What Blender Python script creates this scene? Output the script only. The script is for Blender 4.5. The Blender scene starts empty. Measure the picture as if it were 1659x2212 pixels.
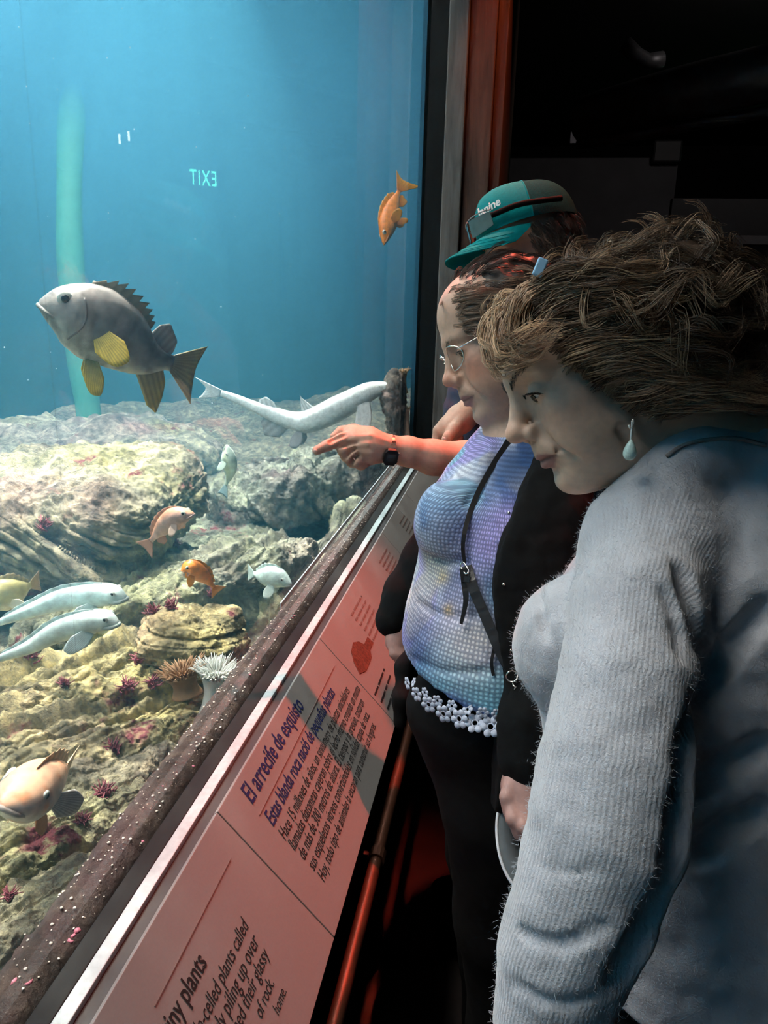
import bpy, math, random, os
import numpy as np
from mathutils import Vector, Matrix, Euler

# ------------------------------------------------------------------ camera
IMW, IMH, FPX = 1659, 2212, 1661.0
CAM = np.array([0.0, 0.0, 1.62])
YAW, PITCH, ROLL = math.radians(9.0), math.radians(15.265), math.radians(1.5)
FWD = np.array([-math.sin(YAW)*math.cos(PITCH), math.cos(YAW)*math.cos(PITCH), -math.sin(PITCH)])
_r0 = np.array([math.cos(YAW), math.sin(YAW), 0.0]); _u0 = np.cross(_r0, FWD)
RGT = math.cos(ROLL)*_r0 + math.sin(ROLL)*_u0
UPV = -math.sin(ROLL)*_r0 + math.cos(ROLL)*_u0
scene = bpy.context.scene
COL = scene.collection
cam_d = bpy.data.cameras.new('camera'); cam_o = bpy.data.objects.new('camera', cam_d); COL.objects.link(cam_o)
cam_d.sensor_fit = 'VERTICAL'; cam_d.sensor_height = 36.0; cam_d.lens = 36.0*FPX/IMH
cam_d.clip_start = 0.02; cam_d.clip_end = 60
cam_o.matrix_world = Matrix(((RGT[0], UPV[0], -FWD[0], CAM[0]), (RGT[1], UPV[1], -FWD[1], CAM[1]),
                             (RGT[2], UPV[2], -FWD[2], CAM[2]), (0, 0, 0, 1)))
scene.camera = cam_o

def ray(px, py): return FWD + RGT*(px-IMW/2)/FPX + UPV*(IMH/2-py)/FPX
def at(px, py, dep): return CAM + ray(px, py)*dep
def onplane(px, py, axis, val):
    d = ray(px, py); return CAM + d*((val-CAM[axis])/d[axis])
def cdir(r, u, b):
    """direction from camera-basis components: right, up, towards the viewer"""
    v = RGT*r + UPV*u - FWD*b
    return v/np.linalg.norm(v)

# ------------------------------------------------------------------ world, lights, exposure
scene.view_settings.view_transform = 'Standard'
scene.view_settings.look = 'None'
scene.view_settings.exposure = 0.0
scene.view_settings.gamma = 1.0
scene.view_settings.use_curve_mapping = False
world = bpy.data.worlds.new('world'); scene.world = world; world.use_nodes = True
world.node_tree.nodes['Background'].inputs[0].default_value = (0.014, 0.012, 0.011, 1)
world.node_tree.nodes['Background'].inputs[1].default_value = 1.0
scene.cycles.use_denoising = True
scene.cycles.max_bounces = 5; scene.cycles.diffuse_bounces = 3; scene.cycles.volume_bounces = 1; scene.cycles.transparent_max_bounces = 12
scene.cycles.use_adaptive_sampling = True; scene.cycles.adaptive_threshold = 0.15; scene.cycles.adaptive_min_samples = 12; scene.cycles.denoising_prefilter = 'FAST'
scene.cycles.sample_clamp_indirect = 4.0
scene.cycles.caustics_reflective = False; scene.cycles.caustics_refractive = False

def add_light(name, kind, loc, target, energy, color, size=None, size_y=None, spot=None, blend=0.4):
    d = bpy.data.lights.new(name, kind); o = bpy.data.objects.new(name, d); COL.objects.link(o)
    o.location = loc; d.energy = energy; d.color = color
    v = Vector(target) - Vector(loc); o.rotation_euler = v.to_track_quat('-Z', 'Y').to_euler()
    if kind == 'AREA':
        d.shape = 'RECTANGLE'; d.size = size; d.size_y = size_y or size
    elif size: d.shadow_soft_size = size
    if spot: d.spot_size = math.radians(spot); d.spot_blend = blend
    return o
# lamps over the open top of the tank, one wide bank of daylight tubes
TANK_TOP = 5.6
add_light('tank_lamp_bank', 'AREA', (-2.5, 2.6, TANK_TOP+0.25), (-2.5, 2.6, 0), 980, (1.0, 0.95, 0.88), 3.8, 8.5)
# two metal halide lamps behind the reef, with a ripple pattern put into their emission
halide = add_light('halide_spot', 'SPOT', (-1.9, 2.1, 4.3), (-1.15, 1.45, 0.9), 860, (1.0, 0.97, 0.86), 0.03, spot=41, blend=0.35)
halide2 = add_light('halide_spot', 'SPOT', (-1.9, 4.2, 4.3), (-1.0, 3.1, 0.9), 1100, (0.95, 1.0, 0.92), 0.03, spot=44, blend=0.5)
# warm red track spots of the gallery
add_light('red_track_spot', 'SPOT', (-0.02, 2.25, 3.35), (-0.24, 1.47, 1.15), 500, (1.0, 0.105, 0.055), 0.03, spot=40, blend=1.0)
add_light('amber_track_spot', 'SPOT', (0.38, 2.95, 3.3), (-0.11, 4.1, 2.35), 38, (1.0, 0.20, 0.06), 0.03, spot=46, blend=0.4)
# added faint fill that lifts the dim far partition, no visible source
add_light('gallery_back_fill', 'AREA', (1.6, 5.4, 3.55), (1.2, 8.0, 1.8), 5, (1.0, 0.9, 0.88), 0.6, 0.6)

# ------------------------------------------------------------------ helpers
rng = np.random.default_rng(7)
random.seed(7)

def set_props(o, label=None, cat=None, group=None, kind=None):
    if label: o['label'] = label
    if cat: o['category'] = cat
    if group: o['group'] = group
    if kind: o['kind'] = kind
    return o

def mesh_obj(name, verts, faces, mat=None, parent=None, smooth=True, col=None, attrs=None, uv=None):
    verts = np.asarray(verts, dtype=np.float32)
    me = bpy.data.meshes.new(name)
    me.vertices.add(len(verts)); me.vertices.foreach_set('co', verts.ravel())
    if isinstance(faces, np.ndarray):
        k = faces.shape[1]; flat = faces.astype(np.int32).ravel(); starts = np.arange(0, len(flat), k, dtype=np.int32)
    else:
        flat = np.array([i for f in faces for i in f], dtype=np.int32)
        ln = np.array([len(f) for f in faces]); starts = np.concatenate([[0], np.cumsum(ln)[:-1]]).astype(np.int32)
    me.loops.add(len(flat)); me.loops.foreach_set('vertex_index', flat)
    me.polygons.add(len(starts)); me.polygons.foreach_set('loop_start', starts)
    me.update(calc_edges=True)
    if smooth: me.polygons.foreach_set('use_smooth', np.ones(len(starts), dtype=bool))
    else: me.polygons.foreach_set('use_smooth', np.zeros(len(starts), dtype=bool))
    if col is not None:
        a = me.attributes.new('Col', 'FLOAT_COLOR', 'POINT')
        c = np.ones((len(verts), 4), dtype=np.float32); c[:, :3] = col; a.data.foreach_set('color', c.ravel())
    for k2, v2 in (attrs or {}).items():
        a = me.attributes.new(k2, 'FLOAT', 'POINT'); a.data.foreach_set('value', np.asarray(v2, dtype=np.float32).ravel())
    me.validate()
    o = bpy.data.objects.new(name, me); COL.objects.link(o)
    if mat is not None:
        for m in (mat if isinstance(mat, (list, tuple)) else [mat]): me.materials.append(m)
    if parent is not None: o.parent = parent
    return o

def empty(name, loc=(0, 0, 0), label=None, cat=None, group=None):
    o = bpy.data.objects.new(name, None); COL.objects.link(o); o.location = loc; o.empty_display_size = 0.05
    set_props(o, label, cat, group); return o
def adopt(child, parent):
    """parent while keeping the child's world placement (parents are pure translations)"""
    child.parent = parent; child.matrix_parent_inverse = Matrix.Translation(-Vector(parent.location)); return child

class MB:
    """collects polygons"""
    def __init__(s): s.v = []; s.f = []; s.n = 0
    def add(s, v, f):
        s.v.append(np.asarray(v, dtype=np.float64)); s.f += [tuple(i+s.n for i in q) for q in f]; s.n += len(v); return s
    def box(s, lo, hi):
        x0, y0, z0 = lo; x1, y1, z1 = hi
        v = [(x0,y0,z0),(x1,y0,z0),(x1,y1,z0),(x0,y1,z0),(x0,y0,z1),(x1,y0,z1),(x1,y1,z1),(x0,y1,z1)]
        return s.add(v, [(0,3,2,1),(4,5,6,7),(0,1,5,4),(1,2,6,5),(2,3,7,6),(3,0,4,7)])
    def tube(s, pts, rad, n=8, cap=True):
        v, f = tube_geo(pts, rad, n, cap); return s.add(v, f)
    def obj(s, name, mat=None, parent=None, smooth=False, bevel=0, **k):
        o = mesh_obj(name, np.concatenate(s.v), s.f, mat, parent, smooth, **k)
        if bevel:
            m = o.modifiers.new('bevel', 'BEVEL'); m.width = bevel; m.segments = 2; m.limit_method = 'ANGLE'
        return o

def frames_along(pts, up0=None):
    pts = np.asarray(pts, float); n = len(pts)
    t = np.gradient(pts, axis=0); t /= np.linalg.norm(t, axis=1)[:, None]+1e-12
    a = np.array(up0, float) if up0 is not None else (np.array([0, 0, 1.]) if abs(t[0][2]) < .9 else np.array([1., 0, 0]))
    N = np.zeros_like(pts); B = np.zeros_like(pts)
    v = a - t[0]*(a@t[0]); v /= np.linalg.norm(v)
    for i in range(n):
        v = v - t[i]*(v@t[i]); v /= np.linalg.norm(v)+1e-12
        N[i] = v; B[i] = np.cross(t[i], v)
    return t, N, B
def tube_geo(pts, rad, n=8, cap=True, up0=None, flat=1.0):
    pts = np.asarray(pts, float); m = len(pts); rad = np.broadcast_to(np.asarray(rad, float), (m,))
    t, N, B = frames_along(pts, up0)
    a = np.linspace(0, 2*math.pi, n, endpoint=False)
    ring = N[:, None, :]*np.cos(a)[None, :, None]*flat + B[:, None, :]*np.sin(a)[None, :, None]
    v = (pts[:, None, :] + ring*rad[:, None, None]).reshape(-1, 3)
    f = [(i*n+j, i*n+(j+1) % n, (i+1)*n+(j+1) % n, (i+1)*n+j) for i in range(m-1) for j in range(n)]
    if cap: f += [tuple(range(n-1, -1, -1)), tuple(range((m-1)*n, m*n))]
    return v, f
def spline(ctrl, n=32):
    """Catmull-Rom through control rows (any width)"""
    c = np.asarray(ctrl, float); c = np.vstack([2*c[0]-c[1], c, 2*c[-1]-c[-2]]); k = len(c)-3
    u = np.linspace(0, k-1e-9, n); i = u.astype(int); t = (u-i)[:, None]
    p0, p1, p2, p3 = c[i], c[i+1], c[i+2], c[i+3]
    return .5*((2*p1)+(-p0+p2)*t+(2*p0-5*p1+4*p2-p3)*t**2+(-p0+3*p1-3*p2+p3)*t**3)

# vectorised gradient noise
_perm = np.random.default_rng(11).permutation(256).astype(np.int32); _perm = np.concatenate([_perm, _perm])
_g = np.random.default_rng(12).normal(size=(256, 3)); _g /= np.linalg.norm(_g, axis=1)[:, None]; _g = _g.astype(np.float32)
def pnoise(p):
    p = np.asarray(p, dtype=np.float32); i = np.floor(p).astype(np.int32); f = p-i; i &= 255
    u = f*f*f*(f*(f*6-15)+10); r = 0
    for dx in (0, 1):
        for dy in (0, 1):
            for dz in (0, 1):
                h = _perm[_perm[_perm[(i[..., 0]+dx) & 255]+((i[..., 1]+dy) & 255)]+((i[..., 2]+dz) & 255)]
                g = _g[h]; d = g[..., 0]*(f[..., 0]-dx)+g[..., 1]*(f[..., 1]-dy)+g[..., 2]*(f[..., 2]-dz)
                w = (u[..., 0] if dx else 1-u[..., 0])*(u[..., 1] if dy else 1-u[..., 1])*(u[..., 2] if dz else 1-u[..., 2])
                r = r + d*w
    return r*1.5
def fbm(p, oct=4, gain=.5):
    a, r = 1.0, 0; p = np.asarray(p, dtype=np.float32)
    for k in range(oct): r = r + a*pnoise(p*(2.03**k)+17.3*k); a *= gain
    return r
def sstep(a, b, x):
    t = np.clip((np.asarray(x)-a)/(b-a), 0, 1); return t*t*(3-2*t)

# ------------------------------------------------------------------ signed-distance modelling
class Sdf:
    """smooth-union field on a grid; each primitive is only evaluated near itself"""
    def __init__(s, lo, hi, res):
        s.lo = np.asarray(lo, float); s.res = res
        s.n = np.ceil((np.asarray(hi, float)-s.lo)/res).astype(int)+1
        s.d = np.full(s.n, 0.5, dtype=np.float32)
        s.ax = [s.lo[i]+np.arange(s.n[i])*res for i in range(3)]
        s.R = np.eye(3); s.t = np.zeros(3)
    def frame(s, R=None, t=None):
        s.R = np.eye(3) if R is None else np.asarray(R, float); s.t = np.zeros(3) if t is None else np.asarray(t, float); return s
    def W(s, p): return s.R@np.asarray(p, float)+s.t
    def _win(s, lo, hi):
        a = np.clip(np.floor((lo-s.lo)/s.res).astype(int), 0, s.n); b = np.clip(np.ceil((hi-s.lo)/s.res).astype(int)+1, 0, s.n)
        if np.any(b <= a): return None
        return tuple(slice(a[i], b[i]) for i in range(3))
    def _pts(s, w):
        g = np.meshgrid(*[s.ax[i][w[i]] for i in range(3)], indexing='ij', sparse=True)
        return [(g[i]).astype(np.float32) for i in range(3)]
    def _blend(s, w, d, k, op):
        o = s.d[w]
        if op == 'add':
            if k <= 0: s.d[w] = np.minimum(o, d)
            else:
                h = np.maximum(k-np.abs(o-d), 0)/k; s.d[w] = np.minimum(o, d)-h*h*k*.25
        else:
            d = -d
            if k <= 0: s.d[w] = np.maximum(o, d)
            else:
                h = np.maximum(k-np.abs(o-d), 0)/k; s.d[w] = np.maximum(o, d)+h*h*k*.25
    def ell(s, c, r, k=.01, op='add', R=None):
        """ellipsoid, centre and axes in the current frame (R: extra local rotation)"""
        A = s.R if R is None else s.R@np.asarray(R, float)
        c = s.W(c); r = np.broadcast_to(np.asarray(r, float), (3,)); m = k+s.res*3+.012
        ext = np.sqrt(((A*r)**2).sum(1))+m
        w = s._win(c-ext, c+ext)
        if w is None: return s
        x, y, z = s._pts(w); x = x-np.float32(c[0]); y = y-np.float32(c[1]); z = z-np.float32(c[2])
        q = [(A[0, i]*x+A[1, i]*y+A[2, i]*z).astype(np.float32) for i in range(3)]
        k0 = np.sqrt(sum((q[i]/np.float32(r[i]))**2 for i in range(3)))
        k1 = np.sqrt(sum((q[i]/np.float32(r[i]**2))**2 for i in range(3)))+1e-6
        s._blend(w, np.where(k0 < 1e-4, -r.min(), k0*(k0-1)/k1).astype(np.float32), k, op); return s
    def cap(s, a, b, ra, rb=None, k=.01, op='add', sq=None):
        """tapered capsule; sq=(dir, factor) flattens the section along dir"""
        rb = ra if rb is None else rb; a = s.W(a); b = s.W(b); m = max(ra, rb)*(1 if sq is None else max(1, 1/sq[1]))+k+s.res*3+.012
        w = s._win(np.minimum(a, b)-m, np.maximum(a, b)+m)
        if w is None: return s
        x, y, z = s._pts(w); ab = b-a; L2 = float(ab@ab)+1e-12
        h = np.clip(((x-a[0])*ab[0]+(y-a[1])*ab[1]+(z-a[2])*ab[2])/L2, 0, 1)
        dx, dy, dz = x-a[0]-h*ab[0], y-a[1]-h*ab[1], z-a[2]-h*ab[2]
        if sq is not None:
            n = s.R@np.asarray(sq[0], float); n /= np.linalg.norm(n); dn = dx*n[0]+dy*n[1]+dz*n[2]; e = (1/sq[1]-1)
            dx, dy, dz = dx+dn*e*n[0], dy+dn*e*n[1], dz+dn*e*n[2]
        dd = np.sqrt(dx*dx+dy*dy+dz*dz)-(ra+(rb-ra)*h)
        if sq is not None and sq[1] < 1: dd = dd*np.float32(.5+.5*sq[1])
        s._blend(w, dd.astype(np.float32), k, op); return s
    def chain(s, pts, rad, k=.01, op='add', sq=None):
        for i in range(len(pts)-1): s.cap(pts[i], pts[i+1], rad[i], rad[i+1], k, op, sq)
        return s
    def cut_plane(s, p, n, k=0.0):
        """keep the side n points away from"""
        p = np.asarray(p, float); n = np.asarray(n, float)/np.linalg.norm(n); w = (slice(None),)*3; x, y, z = s._pts(w)
        d = ((x-p[0])*n[0]+(y-p[1])*n[1]+(z-p[2])*n[2]).astype(np.float32); s._blend(w, -d, k, 'sub'); return s
    def mesh(s):
        d = s.d; n = d.shape; ins = d < 0
        cnt = np.zeros((n[0]-1, n[1]-1, n[2]-1), dtype=np.int8)
        for dx in (0, 1):
            for dy in (0, 1):
                for dz in (0, 1): cnt += ins[dx:n[0]-1+dx, dy:n[1]-1+dy, dz:n[2]-1+dz]
        act = (cnt > 0) & (cnt < 8); idx = np.argwhere(act)
        if len(idx) == 0: return np.zeros((0, 3)), np.zeros((0, 4), int)
        num = np.full(act.shape, -1, dtype=np.int32); num[act] = np.arange(len(idx))
        corner = np.array([(a, b, c) for a in (0, 1) for b in (0, 1) for c in (0, 1)])
        V = np.stack([d[idx[:, 0]+c[0], idx[:, 1]+c[1], idx[:, 2]+c[2]] for c in corner], 1)
        acc = np.zeros((len(idx), 3)); wgt = np.zeros(len(idx))
        for i in range(8):
            for j in range(i+1, 8):
                if np.abs(corner[i]-corner[j]).sum() != 1: continue
                a, b = V[:, i], V[:, j]; m = (a < 0) != (b < 0)
                t = np.where(m, a/(np.where(m, a-b, 1)), 0)
                p = corner[i][None, :]+(corner[j]-corner[i])[None, :]*t[:, None]
                acc += p*m[:, None]; wgt += m
        verts = s.lo+(idx+acc/wgt[:, None])*s.res
        quads = []
        for ax in range(3):
            u, v = [(1, 2), (2, 0), (0, 1)][ax]
            sl0 = [slice(None)]*3; sl1 = [slice(None)]*3; sl0[ax] = slice(0, n[ax]-1); sl1[ax] = slice(1, n[ax])
            for k_ in (u, v): sl0[k_] = slice(1, n[k_]-1); sl1[k_] = slice(1, n[k_]-1)
            a = ins[tuple(sl0)]; b = ins[tuple(sl1)]; ch = np.argwhere(a != b)
            if len(ch) == 0: continue
            first = a[ch[:, 0], ch[:, 1], ch[:, 2]]
            e = ch.copy(); e[:, u] += 1; e[:, v] += 1
            eu = np.zeros(3, int); eu[u] = 1; ev = np.zeros(3, int); ev[v] = 1
            q = [num[tuple((e-o_).T)] for o_ in (eu+ev, ev, eu*0, eu)]
            q = np.stack(q, 1); q[~first] = q[~first][:, ::-1]; quads.append(q)
        F = np.concatenate(quads); F = F[(F >= 0).all(1)]
        return verts, F

def vnormals(v, f):
    n = np.zeros_like(v); a = v[f[:, 0]]; c = np.cross(v[f[:, 2]]-a, v[f[:, 3]]-v[f[:, 1]])
    for k in range(4): np.add.at(n, f[:, k], c)
    return n/(np.linalg.norm(n, axis=1)[:, None]+1e-12)
def smooth_verts(v, f, it=2, lam=.5):
    e = np.concatenate([f[:, [0, 1]], f[:, [1, 2]], f[:, [2, 3]], f[:, [3, 0]]])
    for _ in range(it):
        s_ = np.zeros_like(v); c = np.zeros(len(v)); np.add.at(s_, e[:, 0], v[e[:, 1]]); np.add.at(c, e[:, 0], 1)
        np.add.at(s_, e[:, 1], v[e[:, 0]]); np.add.at(c, e[:, 1], 1)
        v = v+lam*(s_/np.maximum(c, 1)[:, None]-v)
    return v

# ------------------------------------------------------------------ materials
def new_mat(name):
    m = bpy.data.materials.new(name); m.use_nodes = True; nt = m.node_tree
    return m, nt, nt.nodes['Principled BSDF']
def N(nt, t, **k):
    n = nt.nodes.new(t)
    for a, b in k.items():
        if a == 'inp':
            for i, x in b.items(): n.inputs[i].default_value = x
        else: setattr(n, a, b)
    return n
def L(nt, a, b): nt.links.new(a, b)
def ramp(nt, fac, stops):
    r = N(nt, 'ShaderNodeValToRGB'); e = r.color_ramp.elements
    while len(e) < len(stops): e.new(.5)
    for i, (p, c) in enumerate(stops): e[i].position = p; e[i].color = (*c, 1) if len(c) == 3 else c
    L(nt, fac, r.inputs[0]); return r
def texco(nt, kind='Object'): return N(nt, 'ShaderNodeTexCoord').outputs[kind]
def noise_n(nt, vec, scale, detail=4, rough=.55, dist=0):
    n = N(nt, 'ShaderNodeTexNoise', inp={'Scale': scale, 'Detail': detail, 'Roughness': rough, 'Distortion': dist}); L(nt, vec, n.inputs['Vector']); return n
def bump_n(nt, h, bs, strength=.4, dist=.01, prev=None):
    b = N(nt, 'ShaderNodeBump', inp={'Strength': strength, 'Distance': dist}); L(nt, h, b.inputs['Height'])
    if prev is not None: L(nt, prev.outputs[0], b.inputs['Normal'])
    L(nt, b.outputs[0], bs.inputs['Normal']); return b
def mat(name, color, rough=.6, metal=0.0, var=.15, scale=30, bump=.15, spec=.5, col_attr=False, sss=0, sheen=0, emit=None, bdist=.002):
    m, nt, bs = new_mat(name); tc = texco(nt)
    n = noise_n(nt, tc, scale)
    bs.inputs['Roughness'].default_value = rough; bs.inputs['Metallic'].default_value = metal
    bs.inputs['Specular IOR Level'].default_value = spec
    if col_attr:
        a = N(nt, 'ShaderNodeAttribute', attribute_name='Col'); src = a.outputs['Color']
    else:
        rgb = N(nt, 'ShaderNodeRGB'); rgb.outputs[0].default_value = (*color, 1); src = rgb.outputs[0]
    mx = N(nt, 'ShaderNodeMix', data_type='RGBA', blend_type='MULTIPLY', inp={0: 1.0})
    r = ramp(nt, n.outputs['Fac'], [(.3, (1-var,)*3), (.7, (1+var,)*3)])
    L(nt, src, mx.inputs[6]); L(nt, r.outputs[0], mx.inputs[7]); L(nt, mx.outputs[2], bs.inputs['Base Color'])
    if bump: bump_n(nt, n.outputs['Fac'], bs, bump, bdist)
    if sss: bs.inputs['Subsurface Weight'].default_value = sss; bs.inputs['Subsurface Radius'].default_value = (.012, .005, .003); bs.inputs['Subsurface Scale'].default_value = 1.0
    if sheen: bs.inputs['Sheen Weight'].default_value = sheen; bs.inputs['Sheen Roughness'].default_value = .4
    if emit: bs.inputs['Emission Color'].default_value = (*emit[0], 1); bs.inputs['Emission Strength'].default_value = emit[1]
    return m
def box_obj(name, lo, hi, material, parent=None, bevel=0, kind=None):
    o = MB().box(lo, hi).obj(name, material, parent, bevel=bevel)
    if kind: o['kind'] = kind
    return o
def text_to_mesh(o):
    """turn a text object into plain mesh geometry of the same name"""
    bpy.context.view_layer.update(); nm = o.name; me = bpy.data.meshes.new_from_object(o); n = bpy.data.objects.new('tmp', me); COL.objects.link(n); bpy.data.objects.remove(o); n.name = nm; return n

# ================================================================== SETTING
GX = -0.42            # front face of the acrylic window
WY = 3.55             # far end of the window
Z0 = 0.94             # top of the sill
M_black = mat('black_paint', (.012, .012, .013), .55, bump=.05)
M_rubber = mat('black_rubber_strip', (.003, .005, .0055), .6, var=.3, scale=60, spec=.2)
M_dark = mat('dark_wall_paint', (.020, .019, .020), .9, var=.3, scale=6)
M_ceil = mat('black_ceiling_paint', (.006, .006, .006), .9)
M_floor = mat('dark_floor', (.020, .012, .010), .5, var=.35, scale=14)
M_gwall = mat('grey_partition_paint', (.10, .10, .105), .85, var=.12, scale=4)
M_pipe = mat('dark_duct_metal', (.05, .05, .052), .45, metal=.4, var=.2)
M_silver = mat('brushed_aluminium_strip', (.36, .44, .46), .45, metal=.1, var=.12, scale=90)
def wood_mat(name, c1, c2, rough=.7):
    m, nt, bs = new_mat(name); tc = texco(nt); mp = N(nt, 'ShaderNodeMapping', inp={'Scale': (16, 16, 1.6)}); L(nt, tc, mp.inputs[0])
    n = noise_n(nt, mp.outputs[0], 2.2, 8, .65, .6); r = ramp(nt, n.outputs['Fac'], [(.3, c1), (.7, c2)])
    L(nt, r.outputs[0], bs.inputs['Base Color']); bs.inputs['Roughness'].default_value = rough; bump_n(nt, n.outputs['Fac'], bs, .5, .006); return m
M_timber = wood_mat('weathered_grey_timber', (.055, .050, .045), (.16, .15, .14))
M_timber2 = wood_mat('brown_timber', (.035, .017, .011), (.12, .055, .035))

box_obj('floor', (-0.6, -3.0, -0.1), (4.6, 11.6, 0.0), M_floor, kind='structure')
box_obj('ceiling', (-0.6, -3.0, 3.7), (4.6, 11.6, 3.8), M_ceil, kind='structure')
box_obj('wall_right', (4.6, -3.0, 0), (4.7, 11.6, 3.7), M_dark, kind='structure')
box_obj('wall_back', (-0.42, -3.1, 0), (4.6, -3.0, 3.7), M_dark, kind='structure')
box_obj('wall_far', (-0.42, 11.5, 0), (4.6, 11.6, 3.7), M_dark, kind='structure')
box_obj('wall_left', (-0.44, WY+.37, 0), (-0.42, 11.5, 3.7), M_dark, kind='structure')
# low wall below the window and its black face
box_obj('wall_under_window', (-0.50, -3.0, 0), (-0.33, WY, Z0-.062), M_black, kind='structure')
# timber pier at the end of the window
pier = empty('timber_pier', (-.25, WY+.1, 0), 'rough timber pier of grey and brown boards closing the end of the tank window', 'pier')
adopt(box_obj('edge_strip', (GX, WY, 0), (-.345, WY+.30, 3.69), M_rubber), pier)
adopt(box_obj('grey_post', (-.345, WY-.02, 0), (-.262, WY+.30, 3.69), M_timber, bevel=.006), pier)
adopt(box_obj('brown_post', (-.262, WY+.01, 0), (-.150, WY+.32, 3.69), M_timber2, bevel=.006), pier)
adopt(box_obj('brown_board', (-.150, WY+.05, 0), (-.105, WY+2.3, 3.69), M_timber2, bevel=.004), pier)
# sill strips
def strip(name, x0, x1, z0, z1, m, bevel=.001, y0=-.6, y1=WY-.02):
    return box_obj(name, (x0, y0, z0), (x1, y1, z1), m, bevel=bevel)
sill = empty('window_sill_frame', (-.39, .5, Z0), 'black sill frame with a pale metal strip under the tank window', 'window sill')
adopt(strip('black_gasket', GX, -.396, Z0-.06, Z0+.002, M_rubber), sill)
adopt(strip('metal_strip', -.396, -.379, Z0-.06, Z0+.0015, M_silver), sill)
adopt(strip('black_channel', -.379, -.359, Z0-.07, Z0-.006, M_black), sill)

# ---- interpretive sign: a sloping board of panels
SV = np.array([.166, 0, -.180]); SV /= np.linalg.norm(SV); ST = np.array([-.357, 0, Z0]); SN = np.array([-SV[2], 0, SV[0]])
SLEN = .2449
def sgn(px, py):
    d = ray(px, py); t = ((ST-CAM)@SN)/(d@SN); P = CAM+d*t; return P[1], (P-ST)@SV
def spt(y, v, h=0.0): return np.array([0, y, 0])+ST+SV*v+SN*h
def slab(name, y0, y1, v0, v1, h0, h1, m, parent=None, bevel=.0):
    v = [spt(y, a, h) for h in (h0, h1) for (y, a) in ((y0, v0), (y1, v0), (y1, v1), (y0, v1))]
    o = MB().add(v, [(0,1,2,3),(7,6,5,4),(0,4,5,1),(1,5,6,2),(2,6,7,3),(3,7,4,0)]).obj(name, m, None, bevel=bevel)
    me = o.data
    if parent is not None: adopt(o, parent)
    return o
def print_mat(name, c, rough=.6): return mat(name, c, rough, var=.05, bump=0)
M_panel = mat('matte_cream_panel', (.23, .225, .22), .55, var=.04, scale=300, bump=.02)
M_ink = print_mat('black_ink', (.012, .012, .014)); M_blue = print_mat('blue_ink', (.012, .02, .10)); M_rule = print_mat('grey_rule_ink', (.16, .12, .11))
seam1 = sgn(470, 1754)[0]; seam2 = sgn(690, 1378)[0]; seam3 = sgn(830, 1156)[0]; seam4 = sgn(862, 1100)[0]; seam5 = sgn(905, 1060)[0]
sign = empty('interpretive_sign', spt(1.2, .12), 'long sloping pinkish sign board with Spanish and English text below the tank glass', 'sign')
bounds = [-.35, seam1, seam2, seam3, seam4, 2.75, 3.4]
panels = []
for i in range(6):
    p = slab('sign_panel', bounds[i]+.0012, bounds[i+1]-.0012, 0, SLEN, -.008, 0, M_panel, sign, bevel=.0008); panels.append(p)
backing = slab('backing_board', -.35, 3.4, .002, SLEN+.004, -.022, -.0085, M_black, sign)
M_fontcache = {}
def sign_text(txt, p0, p1, m, bold=False, shear=.22, yscale=1.9, parent=None, h=.0008):
    """flat lettering on the sign: baseline from pixel p0 to pixel p1 of the photograph, found on the sign's plane"""
    y0, v0 = sgn(*p0); y1, v1 = sgn(*p1)
    cu = bpy.data.curves.new('text_line', 'FONT'); cu.body = txt; cu.size = 1.0; cu.shear = shear; cu.extrude = 0; cu.offset = .012 if bold else 0.0
    cu.resolution_u = 3; cu.materials.append(m)
    o = bpy.data.objects.new('text_line', cu); COL.objects.link(o); bpy.context.view_layer.update()
    o = text_to_mesh(o); xs_ = np.array([v.co.x for v in o.data.vertices]); w = xs_.max()-xs_.min(); s = (y1-y0)/w; vm = (v0+v1)/2
    X = np.array([0, 1., 0])*s; Y = -SV*s*yscale; Z = SN
    P = spt(y0, vm, h); R = Matrix(((X[0], Y[0], Z[0], P[0]), (X[1], Y[1], Z[1], P[1]), (X[2], Y[2], Z[2], P[2]), (0, 0, 0, 1)))
    o.parent = parent; o.matrix_parent_inverse = Matrix.Translation(-Vector(sign.location)); o.matrix_basis = R
    return o
LINES = [('El arrecife de esquisto', (548, 1743), (653, 1524), M_blue, True, .15, 1.3),
 ('Estas blanda roca nació de pequeñas plantas', (592, 1790), (722, 1496), M_blue, True, .3, 1.45),
 ('Hace 15 millones de años, un sinnúmero de plantas unicelulares', (618, 1820), (754, 1492), M_ink, False, .3, 1.5),
 ('llamadas diatomeas cayeron sobre el lecho marino creando un manto', (638, 1842), (777, 1489), M_ink, False, .3, 1.5),
 ('de más de 300 metros de altura. El tiempo y la presión, tostaron', (660, 1864), (785, 1518), M_ink, False, .3, 1.5),
 ('sus esqueletos vítreos convirtiéndolos en sólidas capas de roca.', (680, 1886), (797, 1545), M_ink, False, .3, 1.5),
 ('Hoy, todo tipo de animales la excavan para construir sus hogares.', (699, 1907), (812, 1570), M_ink, False, .3, 1.5),
 ('tiny plants', (362, 2242), (453, 2088), M_ink, True, .15, 1.3),
 ('single-celled plants called', (408, 2290), (541, 2003), M_ink, False, .3, 1.35),
 ('slowly piling up over', (455, 2296), (560, 2035), M_ink, False, .3, 1.35),
 ('hardened their glassy', (482, 2308), (585, 2066), M_ink, False, .3, 1.35),
 ('of rock.', (560, 2200), (595, 2132), M_ink, False, .3, 1.35),
 ('home.', (597, 2192), (622, 2148), M_ink, False, .3, 1.35)]
for t_, a_, b_, m_, bo, sh, ys in LINES: sign_text(t_, a_, b_, m_, bo, sh, ys, sign)
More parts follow.
